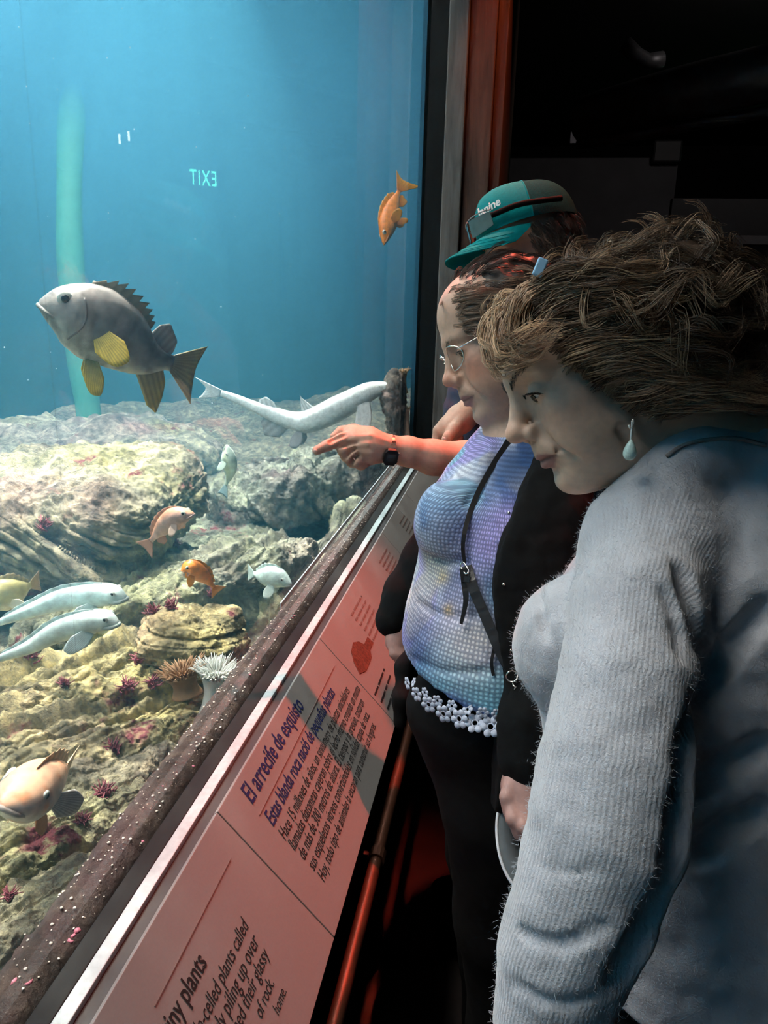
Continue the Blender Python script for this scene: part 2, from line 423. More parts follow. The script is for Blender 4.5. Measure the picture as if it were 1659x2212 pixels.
def rule(p0, p1, w=.0012):
    y0, v0 = sgn(*p0); y1, v1 = sgn(*p1); vm = (v0+v1)/2
    slab('rule_line', y0, y1, vm-w/2, vm+w/2, .0002, .0010, M_rule, sign)
rule((562, 1764), (720, 1438)); rule((320, 2160), (508, 1868))
# small captions of the further panels: rows of fine print too small to read
def fine_rows(p0, p1, p2, rows, m=M_rule):
    y0, v0 = sgn(*p0); y1, _ = sgn(*p1); _, v1 = sgn(*p2)
    for r_ in range(rows):
        v = v0+(v1-v0)*r_/max(1, rows-1); yy = y0; b = MB(); end = y1-(.25*(y1-y0) if r_ == rows-1 else random.uniform(0, .06)*(y1-y0))
        while yy < end:
            l = min(random.uniform(.012, .045)*(1+yy*.3), end-yy)
            vv = [spt(a, c, h) for h in (.0003, .0009) for (a, c) in ((yy, v), (yy+l, v), (yy+l, v+.0042), (yy, v+.0042))]
            b.add(vv, [(0,1,2,3),(7,6,5,4),(0,4,5,1),(1,5,6,2),(2,6,7,3),(3,7,4,0)]); yy += l+.008
        adopt(b.obj('fine_print_row', m), sign)
fine_rows((757, 1328), (778, 1283), (812, 1362), 6); fine_rows((818, 1214), (834, 1184), (862, 1238), 6); fine_rows((862, 1130), (872, 1110), (898, 1160), 6)
fine_rows((808, 1500), (838, 1452), (845, 1500), 3, M_ink)
# printed drawings: a red rockfish and three small dark animals
def decal(name, pix, m):
    yv = [sgn(*p) for p in pix]; c = np.mean(yv, axis=0)
    n = len(yv); v = [spt(y, a, .0003) for y, a in yv]+[spt(y, a, .0011) for y, a in yv]
    f = [tuple(range(n)), tuple(range(2*n-1, n-1, -1))]+[(i, n+i, n+(i+1) % n, (i+1) % n) for i in range(n)]
    adopt(MB().add(v, f).obj(name, m), sign)
M_redfish = mat('red_fish_print', (.13, .045, .03), .6, var=.5, scale=160, bump=0); M_brown = print_mat('brown_print', (.05, .03, .03))
decal('printed_rockfish', [(764,1432),(758,1408),(762,1388),(774,1386),(786,1392),(793,1376),(806,1388),(799,1404),(802,1420),(797,1434),(790,1450),(776,1456)], M_redfish)
decal('printed_shrimp', [(871,1196),(874,1184),(884,1168),(888,1170),(881,1184),(888,1190),(886,1206),(882,1200),(877,1192)], M_brown)
decal('printed_crab', [(897,1130),(900,1108),(908,1102),(916,1108),(918,1124),(912,1138),(904,1134)], M_brown)
decal('printed_shell', [(826,1300),(830,1280),(840,1268),(843,1254),(847,1268),(842,1282),(833,1298)], M_brown)
# foot rail under the sign
M_copper = mat('reddish_copper_pipe', (.12, .05, .03), .42, metal=.6, var=.2)
rail = empty('hand_rail', (-.172, 1.2, .70), 'reddish metal pipe rail running below the sign board', 'rail')
rb = MB(); rb.tube([(-.172, y, .70) for y in np.linspace(-.3, 3.3, 30)], .011, 12); adopt(rb.obj('pipe', M_copper, smooth=True), rail)
for y in (.62, 1.107, 1.75, 2.5):
    cb = MB(); cb.tube([(-.172, y-.012, .70), (-.172, y+.012, .70)], .015, 14); adopt(cb.obj('collar', M_copper), rail)
    cb = MB(); cb.tube([(-.172, y, .70), (-.33, y, .70)], .007, 8); adopt(cb.obj('bracket', M_black), rail)

# ---- gallery background: partition, ducts, door frame, exit sign
box_obj('wall_partition', (-.24, 8.2, 0), (1.42, 8.3, 3.0), M_gwall, kind='structure')
P_ = at(1404, 365, 8.1)
b = MB(); b.box((P_[0]-.13, 8.10, P_[2]-.10), (P_[0]+.13, 8.195, P_[2]+.10)); set_props(b.obj('wall_speaker', M_black, bevel=.02), 'small dark speaker box high on the dim grey partition', 'speaker')
P_ = at(1232, 330, 8.0)
b = MB(); b.box((P_[0]-.05, 8.12, P_[2]-.05), (P_[0]+.05, 8.2, P_[2]+.05)); set_props(b.obj('wall_notice', mat('dim_white_card', (.55, .55, .6), .7)), 'tiny pale square notice above the partition edge', 'notice')
def duct(name, pts, r, label):
    b = MB(); b.tube(spline(pts, 30), r, 16); o = b.obj(name, M_pipe, smooth=True); set_props(o, label, 'duct'); return o
duct('ceiling_duct', [at(1260, 262, 5.2), at(1330, 240, 5.0), at(1480, 200, 4.6), at(1700, 150, 4.2), at(1900, 105, 4.0)], .15, 'wide dark round duct crossing under the ceiling')
duct('ceiling_pipe', [at(1250, 312, 5.2), at(1330, 300, 5.0), at(1480, 272, 4.7), at(1700, 235, 4.3)], .035, 'thin dark pipe hung below the wide duct')
b = MB(); b.tube([at(1350, 95, 5.0), at(1375, 120, 5.0), at(1400, 133, 5.0), at(1432, 128, 5.0)], .05, 10); set_props(b.obj('ceiling_lamp', M_pipe, smooth=True), 'small dark angled track lamp near the ceiling', 'lamp')
# darker doorway and pale inner door frame
box_obj('door_1', (1.10, 6.4, 0), (2.70, 6.5, 2.42), mat('dark_door', (.012, .012, .013), .7), kind='structure')
df = empty('door_frame', (2.5, 6.3, 0), 'dim reddish door frame standing in the dark behind the curly haired head', 'door frame')
Pj = at(1555, 560, 6.1)
M_jamb = mat('dim_grey_jamb', (.09, .08, .08), .8); M_leaf = mat('dim_reddish_leaf', (.10, .055, .052), .8)
adopt(box_obj('jamb', (Pj[0]-.05, 6.22, 0), (Pj[0]+.02, 6.36, 2.09), M_jamb), df)
adopt(box_obj('lintel', (Pj[0]-.05, 6.22, 2.09), (Pj[0]+1.0, 6.36, 2.15), M_jamb), df)
adopt(box_obj('leaf', (Pj[0]+.02, 6.30, 0), (Pj[0]+1.0, 6.34, 2.09), M_leaf), df)
# lit exit sign, seen only as a mirrored reflection in the glass
Dm = 9.0; Pv = at(438, 387, Dm); Pe = np.array([2*GX-Pv[0], Pv[1], Pv[2]])
ex = empty('exit_sign', tuple(Pe), 'lit green exit sign seen mirrored as a reflection in the tank glass', 'exit sign')
v_in = (np.array([GX, Pe[1]*.5, 1.7])-Pe); v_in[2] = 0; v_in /= np.linalg.norm(v_in)
def exrot(): return Vector(v_in).to_track_quat('Z', 'Y').to_euler()
cu = bpy.data.curves.new('letters', 'FONT'); cu.body = 'EXIT'; cu.align_x = 'CENTER'; cu.align_y = 'CENTER'; cu.size = .25; cu.space_character = 1.18; cu.extrude = .004; cu.offset = .001
cu.materials.append(mat('exit_green_letters', (.1, .6, .4), .5, emit=((.14, .95, .50), 7.0)))
lo_ = bpy.data.objects.new('letters', cu); COL.objects.link(lo_); lo_ = text_to_mesh(lo_); lo_.parent = ex; lo_.rotation_euler = exrot(); lo_.location = Vector(v_in)*.035; lo_.scale = (.55, .95, 1)
bx_ = MB().box((-.17, -.14, -.03), (.17, .14, .03)).obj('housing', M_black, ex, bevel=.008); bx_.rotation_euler = exrot()
# two small white lamps of the gallery, also seen as reflections
for i, (qx, qy) in enumerate(((258, 300), (278, 294))):
    Pv = at(qx, qy, 5.0); Pl = np.array([2*GX-Pv[0], Pv[1], Pv[2]])
    t_ = empty('track_lamp', tuple(Pl), ['white slit lamp on the left of a pair mirrored in the tank glass', 'white slit lamp on the right of a pair mirrored in the tank glass'][i], 'lamp')
    b = MB(); b.tube([(0, 0, -.03), (0, 0, .03)], .007, 8); b.obj('tube', mat('lamp_glow', (1, 1, 1), .5, emit=((1, .95, .9), 9)), t_)
    b = MB(); b.box((.008, -.012, -.04), (.03, .012, .04)); b.obj('housing', M_black, t_)

# ================================================================== TANK
M_tankwall = mat('blue_tank_wall_paint', (.022, .155, .275), .8, var=.06, scale=.8, bump=.05)
TX0, TY0, TY1 = -4.6, -2.2, 9.2
arc = [(TX0, TY0)]+[(TX0+3.2-3.2*math.cos(q), TY1-3.2+3.2*math.sin(q)) for q in np.linspace(0, math.pi/2, 24)]+[(-.44, TY1)]
nA = len(arc); vA = [(x, y, z) for z in (-.2, TANK_TOP) for x, y in arc]; o = mesh_obj('wall_tank_back', vA, [(i, i+1, nA+i+1, nA+i) for i in range(nA-1)], M_tankwall); o['kind'] = 'structure'; md = o.modifiers.new('solidify', 'SOLIDIFY'); md.thickness = .05; md.offset = 1
box_obj('wall_tank_near', (TX0, TY0-.1, -.2), (-.45, TY0, TANK_TOP), M_tankwall, kind='structure')
box_obj('wall_tank_side', (-.46, WY+.06, -.2), (-.442, TY1, TANK_TOP), M_tankwall, kind='structure')
# window pane: reflecting front face, clear body
def pane_mats():
    m, nt, bs = new_mat('acrylic_front'); nt.nodes.remove(bs); out = nt.nodes['Material Output']
    fr = N(nt, 'ShaderNodeFresnel', inp={'IOR': 1.36}); tr = N(nt, 'ShaderNodeBsdfTransparent'); gl = N(nt, 'ShaderNodeBsdfGlossy', inp={'Roughness': 0.0})
    mx = N(nt, 'ShaderNodeMixShader'); L(nt, fr.outputs[0], mx.inputs[0]); L(nt, tr.outputs[0], mx.inputs[1]); L(nt, gl.outputs[0], mx.inputs[2]); L(nt, mx.outputs[0], out.inputs[0])
    m2, nt2, bs2 = new_mat('acrylic_body'); nt2.nodes.remove(bs2); tr2 = N(nt2, 'ShaderNodeBsdfTransparent', inp={0: (.985, .995, .995, 1)}); L(nt2, tr2.outputs[0], nt2.nodes['Material Output'].inputs[0])
    return [m, m2]
PM = pane_mats()
YJ = onplane(175, 1300, 0, GX)[1]
def pane(name, y0, y1):
    o = MB().box((GX-.01, y0, Z0+.002), (GX, y1, 3.06)).obj(name, PM)
    mi = [1]*6; mi[3] = 0; o.data.polygons.foreach_set('material_index', mi); o['kind'] = 'structure'; return o
pane('window_1', -2.1, WY)
ms, nts, bss = new_mat('clear_joint'); trs = N(nts, 'ShaderNodeBsdfTransparent'); mxs = N(nts, 'ShaderNodeMixShader', inp={0: .07}); bss.inputs['Base Color'].default_value = (.7, .8, .82, 1); L(nts, trs.outputs[0], mxs.inputs[1]); L(nts, bss.outputs[0], mxs.inputs[2]); L(nts, mxs.outputs[0], nts.nodes['Material Output'].inputs[0])
box_obj('trim_2', (GX-.0104, YJ-.0007, Z0+.002), (GX-.0101, YJ+.0007, 3.0), ms, kind='structure')
box_obj('wall_above_window', (-.46, -3, 3.06), (-.42, WY+.4, TANK_TOP+.1), M_black, kind='structure')
# water body
wm = bpy.data.materials.new('sea_water'); wm.use_nodes = True; nt = wm.node_tree; nt.nodes.remove(nt.nodes['Principled BSDF'])
vs = N(nt, 'ShaderNodeVolumeScatter', inp={'Color': (.14, .55, .82, 1), 'Density': .056, 'Anisotropy': .1}); va = N(nt, 'ShaderNodeVolumeAbsorption', inp={'Color': (.45, .80, .95, 1), 'Density': .045})
ad = N(nt, 'ShaderNodeAddShader'); L(nt, vs.outputs[0], ad.inputs[0]); L(nt, va.outputs[0], ad.inputs[1]); L(nt, ad.outputs[0], nt.nodes['Material Output'].inputs['Volume'])
water = MB().box((TX0+.002, TY0+.002, -.15), (GX-.0105, WY+.055, TANK_TOP)).obj('tank_water', wm); set_props(water, 'clear blue sea water filling the tank behind the glass', 'water', kind='stuff')
water2 = MB().box((TX0+.002, WY+.0555, -.15), (-.461, TY1-.002, TANK_TOP)).obj('tank_water_far', wm); water2.parent = water

# added unseen plates that block halide light from spilling onto the sign
for y_ in (2.1, 4.2):
    box_obj('halide_blocker', (-1.602, y_-.7, 3.62), (-1.598, y_+.7, 4.34), M_black, kind='structure')
# ---- rippled lamp: a cell pattern in the emission stands in for water caustics
for hl_ in (halide, halide2):
    ld = hl_.data; ld.use_nodes = True; nt = ld.node_tree; em = nt.nodes['Emission']
    tcn = N(nt, 'ShaderNodeTexCoord'); sx = N(nt, 'ShaderNodeSeparateXYZ'); L(nt, tcn.outputs['Normal'], sx.inputs[0])
    dv = N(nt, 'ShaderNodeVectorMath', operation='DIVIDE'); cz = N(nt, 'ShaderNodeCombineXYZ'); [L(nt, sx.outputs[2], cz.inputs[i]) for i in range(3)]
    L(nt, tcn.outputs['Normal'], dv.inputs[0]); L(nt, cz.outputs[0], dv.inputs[1])
    nz = noise_n(nt, dv.outputs[0], 9, 2, .5); mixv = N(nt, 'ShaderNodeVectorMath', operation='MULTIPLY_ADD'); mixv.inputs[1].default_value = (.09,)*3
    L(nt, nz.outputs['Color'], mixv.inputs[0]); L(nt, dv.outputs[0], mixv.inputs[2])
    vo = N(nt, 'ShaderNodeTexVoronoi', feature='DISTANCE_TO_EDGE', inp={'Scale': 30.0}); L(nt, mixv.outputs[0], vo.inputs['Vector'])
    rp = ramp(nt, vo.outputs['Distance'], [(0.0, (3.4,)*3), (.10, (1.0,)*3), (.35, (.28,)*3)])
    L(nt, rp.outputs[0], em.inputs['Strength'])

# ---- reef
def reef_mat():
    m, nt, bs = new_mat('encrusted_reef_rock'); tc = N(nt, 'ShaderNodeNewGeometry').outputs['Position']
    a = N(nt, 'ShaderNodeAttribute', attribute_name='Col')
    n1 = noise_n(nt, tc, 22, 8, .68); n2 = noise_n(nt, tc, 75, 5, .7); n3 = noise_n(nt, tc, 6.0, 4, .6)
    r1 = ramp(nt, n1.outputs['Fac'], [(.34, (.38, .38, .40)), (.5, (1.05, 1.05, 1.0)), (.66, (2.0, 1.95, 1.75))])
    mx = N(nt, 'ShaderNodeMix', data_type='RGBA', blend_type='MULTIPLY', inp={0: 1.0}); L(nt, a.outputs['Color'], mx.inputs[6]); L(nt, r1.outputs[0], mx.inputs[7])
    r2 = ramp(nt, n3.outputs['Fac'], [(.60, (0, 0, 0)), (.66, (1, 1, 1))]); r4 = ramp(nt, n1.outputs['Fac'], [(.45, (0, 0, 0)), (.55, (1, 1, 1))])
    ml = N(nt, 'ShaderNodeMath', operation='MULTIPLY'); L(nt, r2.outputs[0], ml.inputs[0]); L(nt, r4.outputs[0], ml.inputs[1])
    mx2 = N(nt, 'ShaderNodeMix', data_type='RGBA'); L(nt, ml.outputs[0], mx2.inputs[0]); L(nt, mx.outputs[2], mx2.inputs[6]); mx2.inputs[7].default_value = (.24, .055, .07, 1)
    r3 = ramp(nt, n2.outputs['Fac'], [(.66, (0, 0, 0)), (.72, (1, 1, 1))])
    mx3 = N(nt, 'ShaderNodeMix', data_type='RGBA'); L(nt, r3.outputs[0], mx3.inputs[0]); L(nt, mx2.outputs[2], mx3.inputs[6]); mx3.inputs[7].default_value = (.75, .72, .55, 1)
    L(nt, mx3.outputs[2], bs.inputs['Base Color']); bs.inputs['Roughness'].default_value = .85
    b1 = bump_n(nt, n1.outputs['Fac'], bs, 1.0, .035); bump_n(nt, n2.outputs['Fac'], bs, .8, .010, b1); return m
M_reef = reef_mat()
def cube_sphere(n):
    V = []; F = []; g = np.tan(np.linspace(-1, 1, n)*math.pi/4); k = 0
    for ax in range(3):
        for sgn_ in (-1, 1):
            a, b_ = np.meshgrid(g, g, indexing='ij'); p = np.zeros((n, n, 3)); p[..., ax] = sgn_; p[..., (ax+1) % 3] = a if sgn_ > 0 else -a; p[..., (ax+2) % 3] = b_
            V.append(p.reshape(-1, 3)); i = np.arange(n-1)[:, None]*n+np.arange(n-1)[None, :]
            F.append(np.stack([i, i+n, i+n+1, i+1], -1).reshape(-1, 4)+k); k += n*n
    V = np.concatenate(V); F = np.concatenate(F)
    key = np.round(V*1e5).astype(np.int64); _, first, inv = np.unique(key, axis=0, return_index=True, return_inverse=True); inv = inv.ravel()
    return V[first]/np.linalg.norm(V[first], axis=1)[:, None], inv[F]
_CS = {}
def rock(name, c, r, label, rz=0, tilt=(0, 0), e=3.0, n=90, amp=.10, strata=.035, freq=9.0, seed=0, tint=(.36, .34, .24), sdir=(.25, .0, 1.0), group='reef rocks'):
    if n not in _CS: _CS[n] = cube_sphere(n)
    d, F = _CS[n]; r = np.asarray(r, float)
    q = d/((np.abs(d)**e).sum(1)**(1/e))[:, None]; p = q*r
    R = np.array(Euler((tilt[0], tilt[1], rz)).to_matrix()); p = p@R.T; nn = (q/r)@R.T; nn /= np.linalg.norm(nn, axis=1)[:, None]
    w = p+np.asarray(c); sz = float(r.mean()); o = np.array([seed*3.7, seed*1.3, -seed*2.1])
    disp = amp*sz*1.6*fbm(w/(sz*.9)+o, 3)+.05*sz*fbm(w/(sz*.2)+o, 3)
    sd = np.asarray(sdir, float); sd /= np.linalg.norm(sd)
    s = (w@sd)*freq+1.1*pnoise(w*2.3+o); fr = s-np.floor(s)
    lay = pnoise(np.stack([np.floor(s)*1.7, np.floor(s)*.3+w[:, 1]*1.5, w[:, 0]*1.5], 1)+o)
    side = 1-np.abs(nn@sd)**2
    disp = disp+strata*side*(lay*1.3-.55*sstep(.78, .98, fr)+.3*fr)+.010*fbm(w*26+o, 4)+.30*strata*side*(pnoise(np.stack([s*3.1, w[:, 1]*4, w[:, 0]*4], 1)+o)-.5*sstep(.7, .95, s*3.1-np.floor(s*3.1)))
    v = w+nn*disp[:, None]
    cn = fbm(w*5+o, 4); c2 = fbm(w*2.2+o+9, 3); base = np.asarray(tint)
    col = base[None, :]*(1+.5*cn[:, None])*np.array([1, 1, 1])
    col = col+np.clip(c2, 0, 1)[:, None]*np.array([.10, .10, -.02])+np.clip(-c2, 0, 1)[:, None]*np.array([.05, -.06, .0])
    ob = mesh_obj(name, v, F, M_reef, col=np.clip(col, .03, .9))
    set_props(ob, label, 'rock', group); return ob
def prock(name, px, py, dep, r, label, **k): return rock(name, at(px, py, dep), r, label, **k)
def ridge(name, p0, p1, w, h, label, **k):
    """elongated rock whose crest runs from p0 to p1"""
    a_, b_ = at(*p0), at(*p1); v = b_-a_; ln = np.linalg.norm(v); yaw = math.atan2(-v[0], v[1]); pit = math.asin(v[2]/ln)
    return rock(name, (a_+b_)/2-np.array([0, 0, h*.9]), (w, ln/2*1.05, h), label, rz=yaw, tilt=(pit, k.pop('roll', -.12)), sdir=k.pop('sdir', (.80, -.12, .55)), **k)
# tank bed
gx = np.linspace(TX0+.02, GX-.05, 130); gy = np.linspace(TY0+.02, TY1-.02, 220); A, B_ = np.meshgrid(gx, gy, indexing='ij')
W_ = np.stack([A, B_, A*0], -1); zz = .60+.10*fbm(W_*1.3, 4)+.03*fbm(W_*6, 3)-.12*sstep(-1.2, -3, A)
i_ = (np.arange(129)[:, None]*220+np.arange(219)[None, :]); Fb = np.stack([i_, i_+220, i_+221, i_+1], -1).reshape(-1, 4)
bv = np.stack([A, B_, zz], -1).reshape(-1, 3); bv[bv[:, 1] > WY] -= np.where(bv[bv[:, 1] > WY][:, :1] > -.65, np.array([[.2, 0, 0]]), 0)
o = mesh_obj('tank_floor', bv, Fb, M_reef, col=np.clip(np.array([.34, .33, .25])*(1+.5*fbm(bv*3, 3)[:, None]), .03, .8)); o['kind'] = 'structure'
prock('big_boulder', 120, 1108, 2.62, (.46, .40, .17), 'large layered boulder in the tank below the big grey fish', rz=.1, tilt=(.06, -.10), e=3.6, n=150, amp=.05, strata=.07, freq=15, sdir=(.45, -.1, .9), seed=1, tint=(.31, .30, .22))
ridge('long_slab', (60, 1330, 2.0), (640, 1150, 2.85), .17, .09, 'long sloping slab running behind the small orange fish', e=3.8, n=140, amp=.08, strata=.05, freq=17, seed=3, tint=(.30, .32, .25))
ridge('far_slab', (500, 1045, 3.1), (800, 965, 4.1), .24, .13, 'grey slab in the tank below the pointing hand', e=3.4, n=140, amp=.08, strata=.06, freq=13, seed=4, tint=(.27, .30, .26))
ridge('speckled_rock', (560, 1300, 2.5), (812, 1060, 3.6), .10, .10, 'speckled rock close to the glass right of the grey slab', e=3.0, n=130, amp=.16, strata=.035, freq=14, seed=5, tint=(.33, .36, .28))
prock('yellow_knob', 425, 1420, 1.95, (.11, .12, .13), 'yellowish encrusted knob of rock below the small orange fish', e=2.5, n=110, amp=.12, strata=.035, freq=16, seed=6, tint=(.46, .40, .22))
ridge('red_tufted_rock', (-90, 1500, 1.60), (400, 1395, 2.05), .15, .10, 'striped rock with dark red tufts under the two long pale fish', e=3.6, n=160, amp=.07, strata=.062, freq=20, seed=7, tint=(.45, .39, .23))
ridge('striped_ledge', (-110, 1640, 1.38), (400, 1520, 1.85), .13, .10, 'grooved ledge of tan layers above the white fronted rockfish', e=3.8, n=160, amp=.06, strata=.065, freq=22, seed=8, tint=(.44, .38, .24))
ridge('short_ledge', (70, 1715, 1.36), (365, 1590, 1.72), .08, .07, 'short shaded ledge between grooved ledge and bottom slab', e=3.4, n=120, amp=.08, strata=.04, freq=22, seed=18, tint=(.36, .34, .24))
ridge('bottom_slab', (-100, 1890, 1.12), (300, 1690, 1.52), .075, .05, 'pale green and yellow slab lowest but one in the tank', e=3.8, n=140, amp=.06, strata=.03, freq=26, seed=9, tint=(.46, .44, .28))
ridge('bottom_slab_front', (-90, 2030, 1.02), (210, 1850, 1.26), .065, .05, 'lowest pale slab in the tank right beside the sill', e=3.6, n=110, amp=.07, strata=.03, freq=24, seed=16, tint=(.42, .41, .28))
prock('pier_rock', 852, 915, 3.62, (.045, .12, .24), 'upright weathered rock against the far end of the window', e=3, n=80, amp=.12, strata=.03, sdir=(.8, 0, .3), seed=10, tint=(.30, .27, .23))
prock('distant_mound', 150, 985, 5.0, (1.0, .8, .22), 'pale hazy mound far back in the tank above the boulder', rz=.2, e=2.3, n=70, amp=.08, strata=.04, seed=11, tint=(.42, .42, .36))
prock('low_rock', 490, 1190, 3.1, (.22, .3, .10), 'small rock in the gap between boulder and grey slab', e=2.8, n=80, amp=.06, seed=12, tint=(.30, .34, .27))
# ---- encrusted ledge just inside the glass
yl = np.linspace(-.5, WY-.03, 420); xs = np.linspace(0, 1, 16)
Yg, Xg = np.meshgrid(yl, xs, indexing='ij'); wd = .072-.014*sstep(1.2, 2.6, Yg); prof = np.sin(np.clip(Xg, 0, 1)*math.pi)**.45
px_ = GX-.0115-Xg*wd; pz = Z0-.05+.048*prof+.006*fbm(np.stack([px_*70, Yg*70, Yg*0], -1), 4)*(prof > .05); px_ = px_+.006*pnoise(np.stack([Yg*22, Xg*2, Xg*0], -1))*sstep(.5, 1, Xg)
i_ = np.arange(419)[:, None]*16+np.arange(15)[None, :]; Fl = np.stack([i_, i_+1, i_+17, i_+16], -1).reshape(-1, 4)
lv = np.stack([px_, Yg, pz], -1).reshape(-1, 3)
def ledge_mat():
    m, nt, bs = new_mat('coralline_crust'); tc = N(nt, 'ShaderNodeNewGeometry').outputs['Position']
    n1 = noise_n(nt, tc, 35, 8, .7); n2 = noise_n(nt, tc, 9, 3, .6); vo = N(nt, 'ShaderNodeTexVoronoi', inp={'Scale': 150.0, 'Randomness': 1.0}); L(nt, tc, vo.inputs['Vector'])
    r1 = ramp(nt, n1.outputs['Fac'], [(.3, (.016, .009, .006)), (.55, (.062, .034, .024)), (.75, (.14, .095, .065))]); r2 = ramp(nt, n2.outputs['Fac'], [(.5, (0, 0, 0)), (.62, (.45, .45, .45))])
    mx = N(nt, 'ShaderNodeMix', data_type='RGBA'); L(nt, r2.outputs[0], mx.inputs[0]); L(nt, r1.outputs[0], mx.inputs[6]); mx.inputs[7].default_value = (.060, .016, .020, 1)
    r3 = ramp(nt, vo.outputs['Distance'], [(.10, (1, 1, 1)), (.17, (0, 0, 0))]); n3 = noise_n(nt, tc, 60, 2); r4 = ramp(nt, n3.outputs['Fac'], [(.52, (0, 0, 0)), (.58, (1, 1, 1))])
    ml = N(nt, 'ShaderNodeMath', operation='MULTIPLY'); L(nt, r3.outputs[0], ml.inputs[0]); L(nt, r4.outputs[0], ml.inputs[1])
    mx2 = N(nt, 'ShaderNodeMix', data_type='RGBA'); L(nt, ml.outputs[0], mx2.inputs[0]); L(nt, mx.outputs[2], mx2.inputs[6]); mx2.inputs[7].default_value = (.62, .50, .42, 1)
    L(nt, mx2.outputs[2], bs.inputs['Base Color']); bs.inputs['Roughness'].default_value = .6; bump_n(nt, n1.outputs['Fac'], bs, 1.0, .012); return m
ledge = mesh_obj('encrusted_ledge', lv, Fl, ledge_mat()); set_props(ledge, 'dark reddish brown encrusted ledge with pale specks along the foot of the glass', 'ledge')
import bmesh
def ico_geo(sub=1):
    bm = bmesh.new(); bmesh.ops.create_icosphere(bm, subdivisions=sub, radius=1); v = np.array([x.co[:] for x in bm.verts]); f = np.array([[x.index for x in q.verts] for q in bm.faces]); bm.free(); return v, f
IV, IF = ico_geo(1)
def scatter(name, centers, radii, m, parent, flatz=1.0, jitter=.25):
    vs_, fs_ = [], []; k = 0
    for c, r in zip(centers, radii):
        vv = IV*(1+jitter*rng.normal(size=(len(IV), 1))*.5)*np.array([1, 1, flatz])*r+c; vs_.append(vv); fs_.append(IF+k); k += len(IV)
    o = mesh_obj(name, np.concatenate(vs_), np.concatenate(fs_), m, parent); o['kind'] = 'stuff'; return o
M_barn = mat('pale_barnacle', (.72, .62, .55), .6, var=.2, scale=200); M_pink = mat('pink_coralline', (.55, .16, .22), .6, var=.25, scale=120)
sel = rng.integers(0, len(lv), 1500); sel = sel[(lv[sel, 2] > Z0-.02) & (lv[sel, 1] > .35)]
scatter('barnacle_specks', lv[sel]+np.array([0, 0, .001]), .0010+.0016*rng.random(len(sel))**2, M_barn, ledge, .6)
pk = [onplane(*q, 2, Z0-.003) for q in ((27, 2120), (62, 2124), (158, 2020), (166, 2010), (152, 2032), (308, 1818), (352, 1698), (418, 1655), (540, 1457), (632, 1335), (636, 1330))]
scatter('pink_patches', pk, [.0045, .0036, .0034, .0042, .003, .0022, .0022, .0022, .003, .003, .0026], M_pink, ledge, .5, .6)
# pale strip along the inner edge of the ledge
tr = box_obj('trim_1', (GX-.078, 1.62, Z0-.020), (GX-.075, WY-.05, Z0-.006), mat('pale_gasket', (.45, .55, .58), .5)); tr['kind'] = 'structure'

# ---- green column
cp = [(158, 178, 5.2), (150, 380, 5.2), (152, 560, 5.2), (166, 720, 5.2), (186, 850, 5.2), (196, 935, 5.2)]
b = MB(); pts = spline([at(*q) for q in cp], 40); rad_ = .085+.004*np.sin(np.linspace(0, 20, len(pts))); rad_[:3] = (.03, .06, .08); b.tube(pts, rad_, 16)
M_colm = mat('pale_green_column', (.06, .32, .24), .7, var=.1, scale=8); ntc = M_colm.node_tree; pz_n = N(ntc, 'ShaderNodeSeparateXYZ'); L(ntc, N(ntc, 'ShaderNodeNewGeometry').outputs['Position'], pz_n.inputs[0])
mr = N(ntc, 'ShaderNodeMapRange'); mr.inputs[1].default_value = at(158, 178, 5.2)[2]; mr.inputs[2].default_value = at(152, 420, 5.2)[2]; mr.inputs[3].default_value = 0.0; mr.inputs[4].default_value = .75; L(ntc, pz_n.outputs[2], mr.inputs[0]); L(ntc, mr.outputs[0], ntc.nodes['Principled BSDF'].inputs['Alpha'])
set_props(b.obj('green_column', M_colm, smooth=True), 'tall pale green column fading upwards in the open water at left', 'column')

# ---- fish
M_fish = mat('fish_skin', (1, 1, 1), .38, var=.22, scale=70, bump=.15, col_attr=True)
M_fin = mat('fish_fin', (1, 1, 1), .45, var=.15, scale=60, bump=.1, col_attr=True)
M_eyew = mat('fish_eye', (.55, .6, .55), .15, var=.1, bump=0); M_pup = mat('fish_pupil', (.01, .012, .02), .08, bump=0)
def interp(s, tab): tab = np.asarray(tab, float); return np.interp(s, tab[:, 0], tab[:, 1])
def fin_geo(base, tip, m=7, th=.0025, rays=True):
    base = np.asarray(base, float); tip = np.asarray(tip, float); n = len(base)
    nrm = np.cross(base[-1]-base[0]+1e-9, (tip-base).mean(0)); nrm /= np.linalg.norm(nrm)+1e-12
    t = np.linspace(0, 1, m)[None, :, None]; P = base[:, None]*(1-t)+tip[:, None]*t
    ridge = (1+.6*(np.arange(n) % 2))[:, None, None] if rays else 1
    o = nrm*th*(1-.8*t)*ridge
    v = np.concatenate([(P+o).reshape(-1, 3), (P-o).reshape(-1, 3)]); f = []; K = n*m
    for i in range(n-1):
        for j in range(m-1):
            a = i*m+j; f += [(a, a+1, a+m+1, a+m), (K+a+m, K+a+m+1, K+a+1, K+a)]
    for i in range(n-1): f += [(i*m+m-1, K+i*m+m-1, K+(i+1)*m+m-1, (i+1)*m+m-1), ((i+1)*m, K+(i+1)*m, K+i*m, i*m)]
    for j in range(m-1): f += [(j+1, j, K+j, K+j+1), ((n-1)*m+j, (n-1)*m+j+1, K+(n-1)*m+j+1, K+(n-1)*m+j)]
    tt = np.broadcast_to(t, P.shape)[..., 0].ravel(); return v, f, np.concatenate([tt, tt])
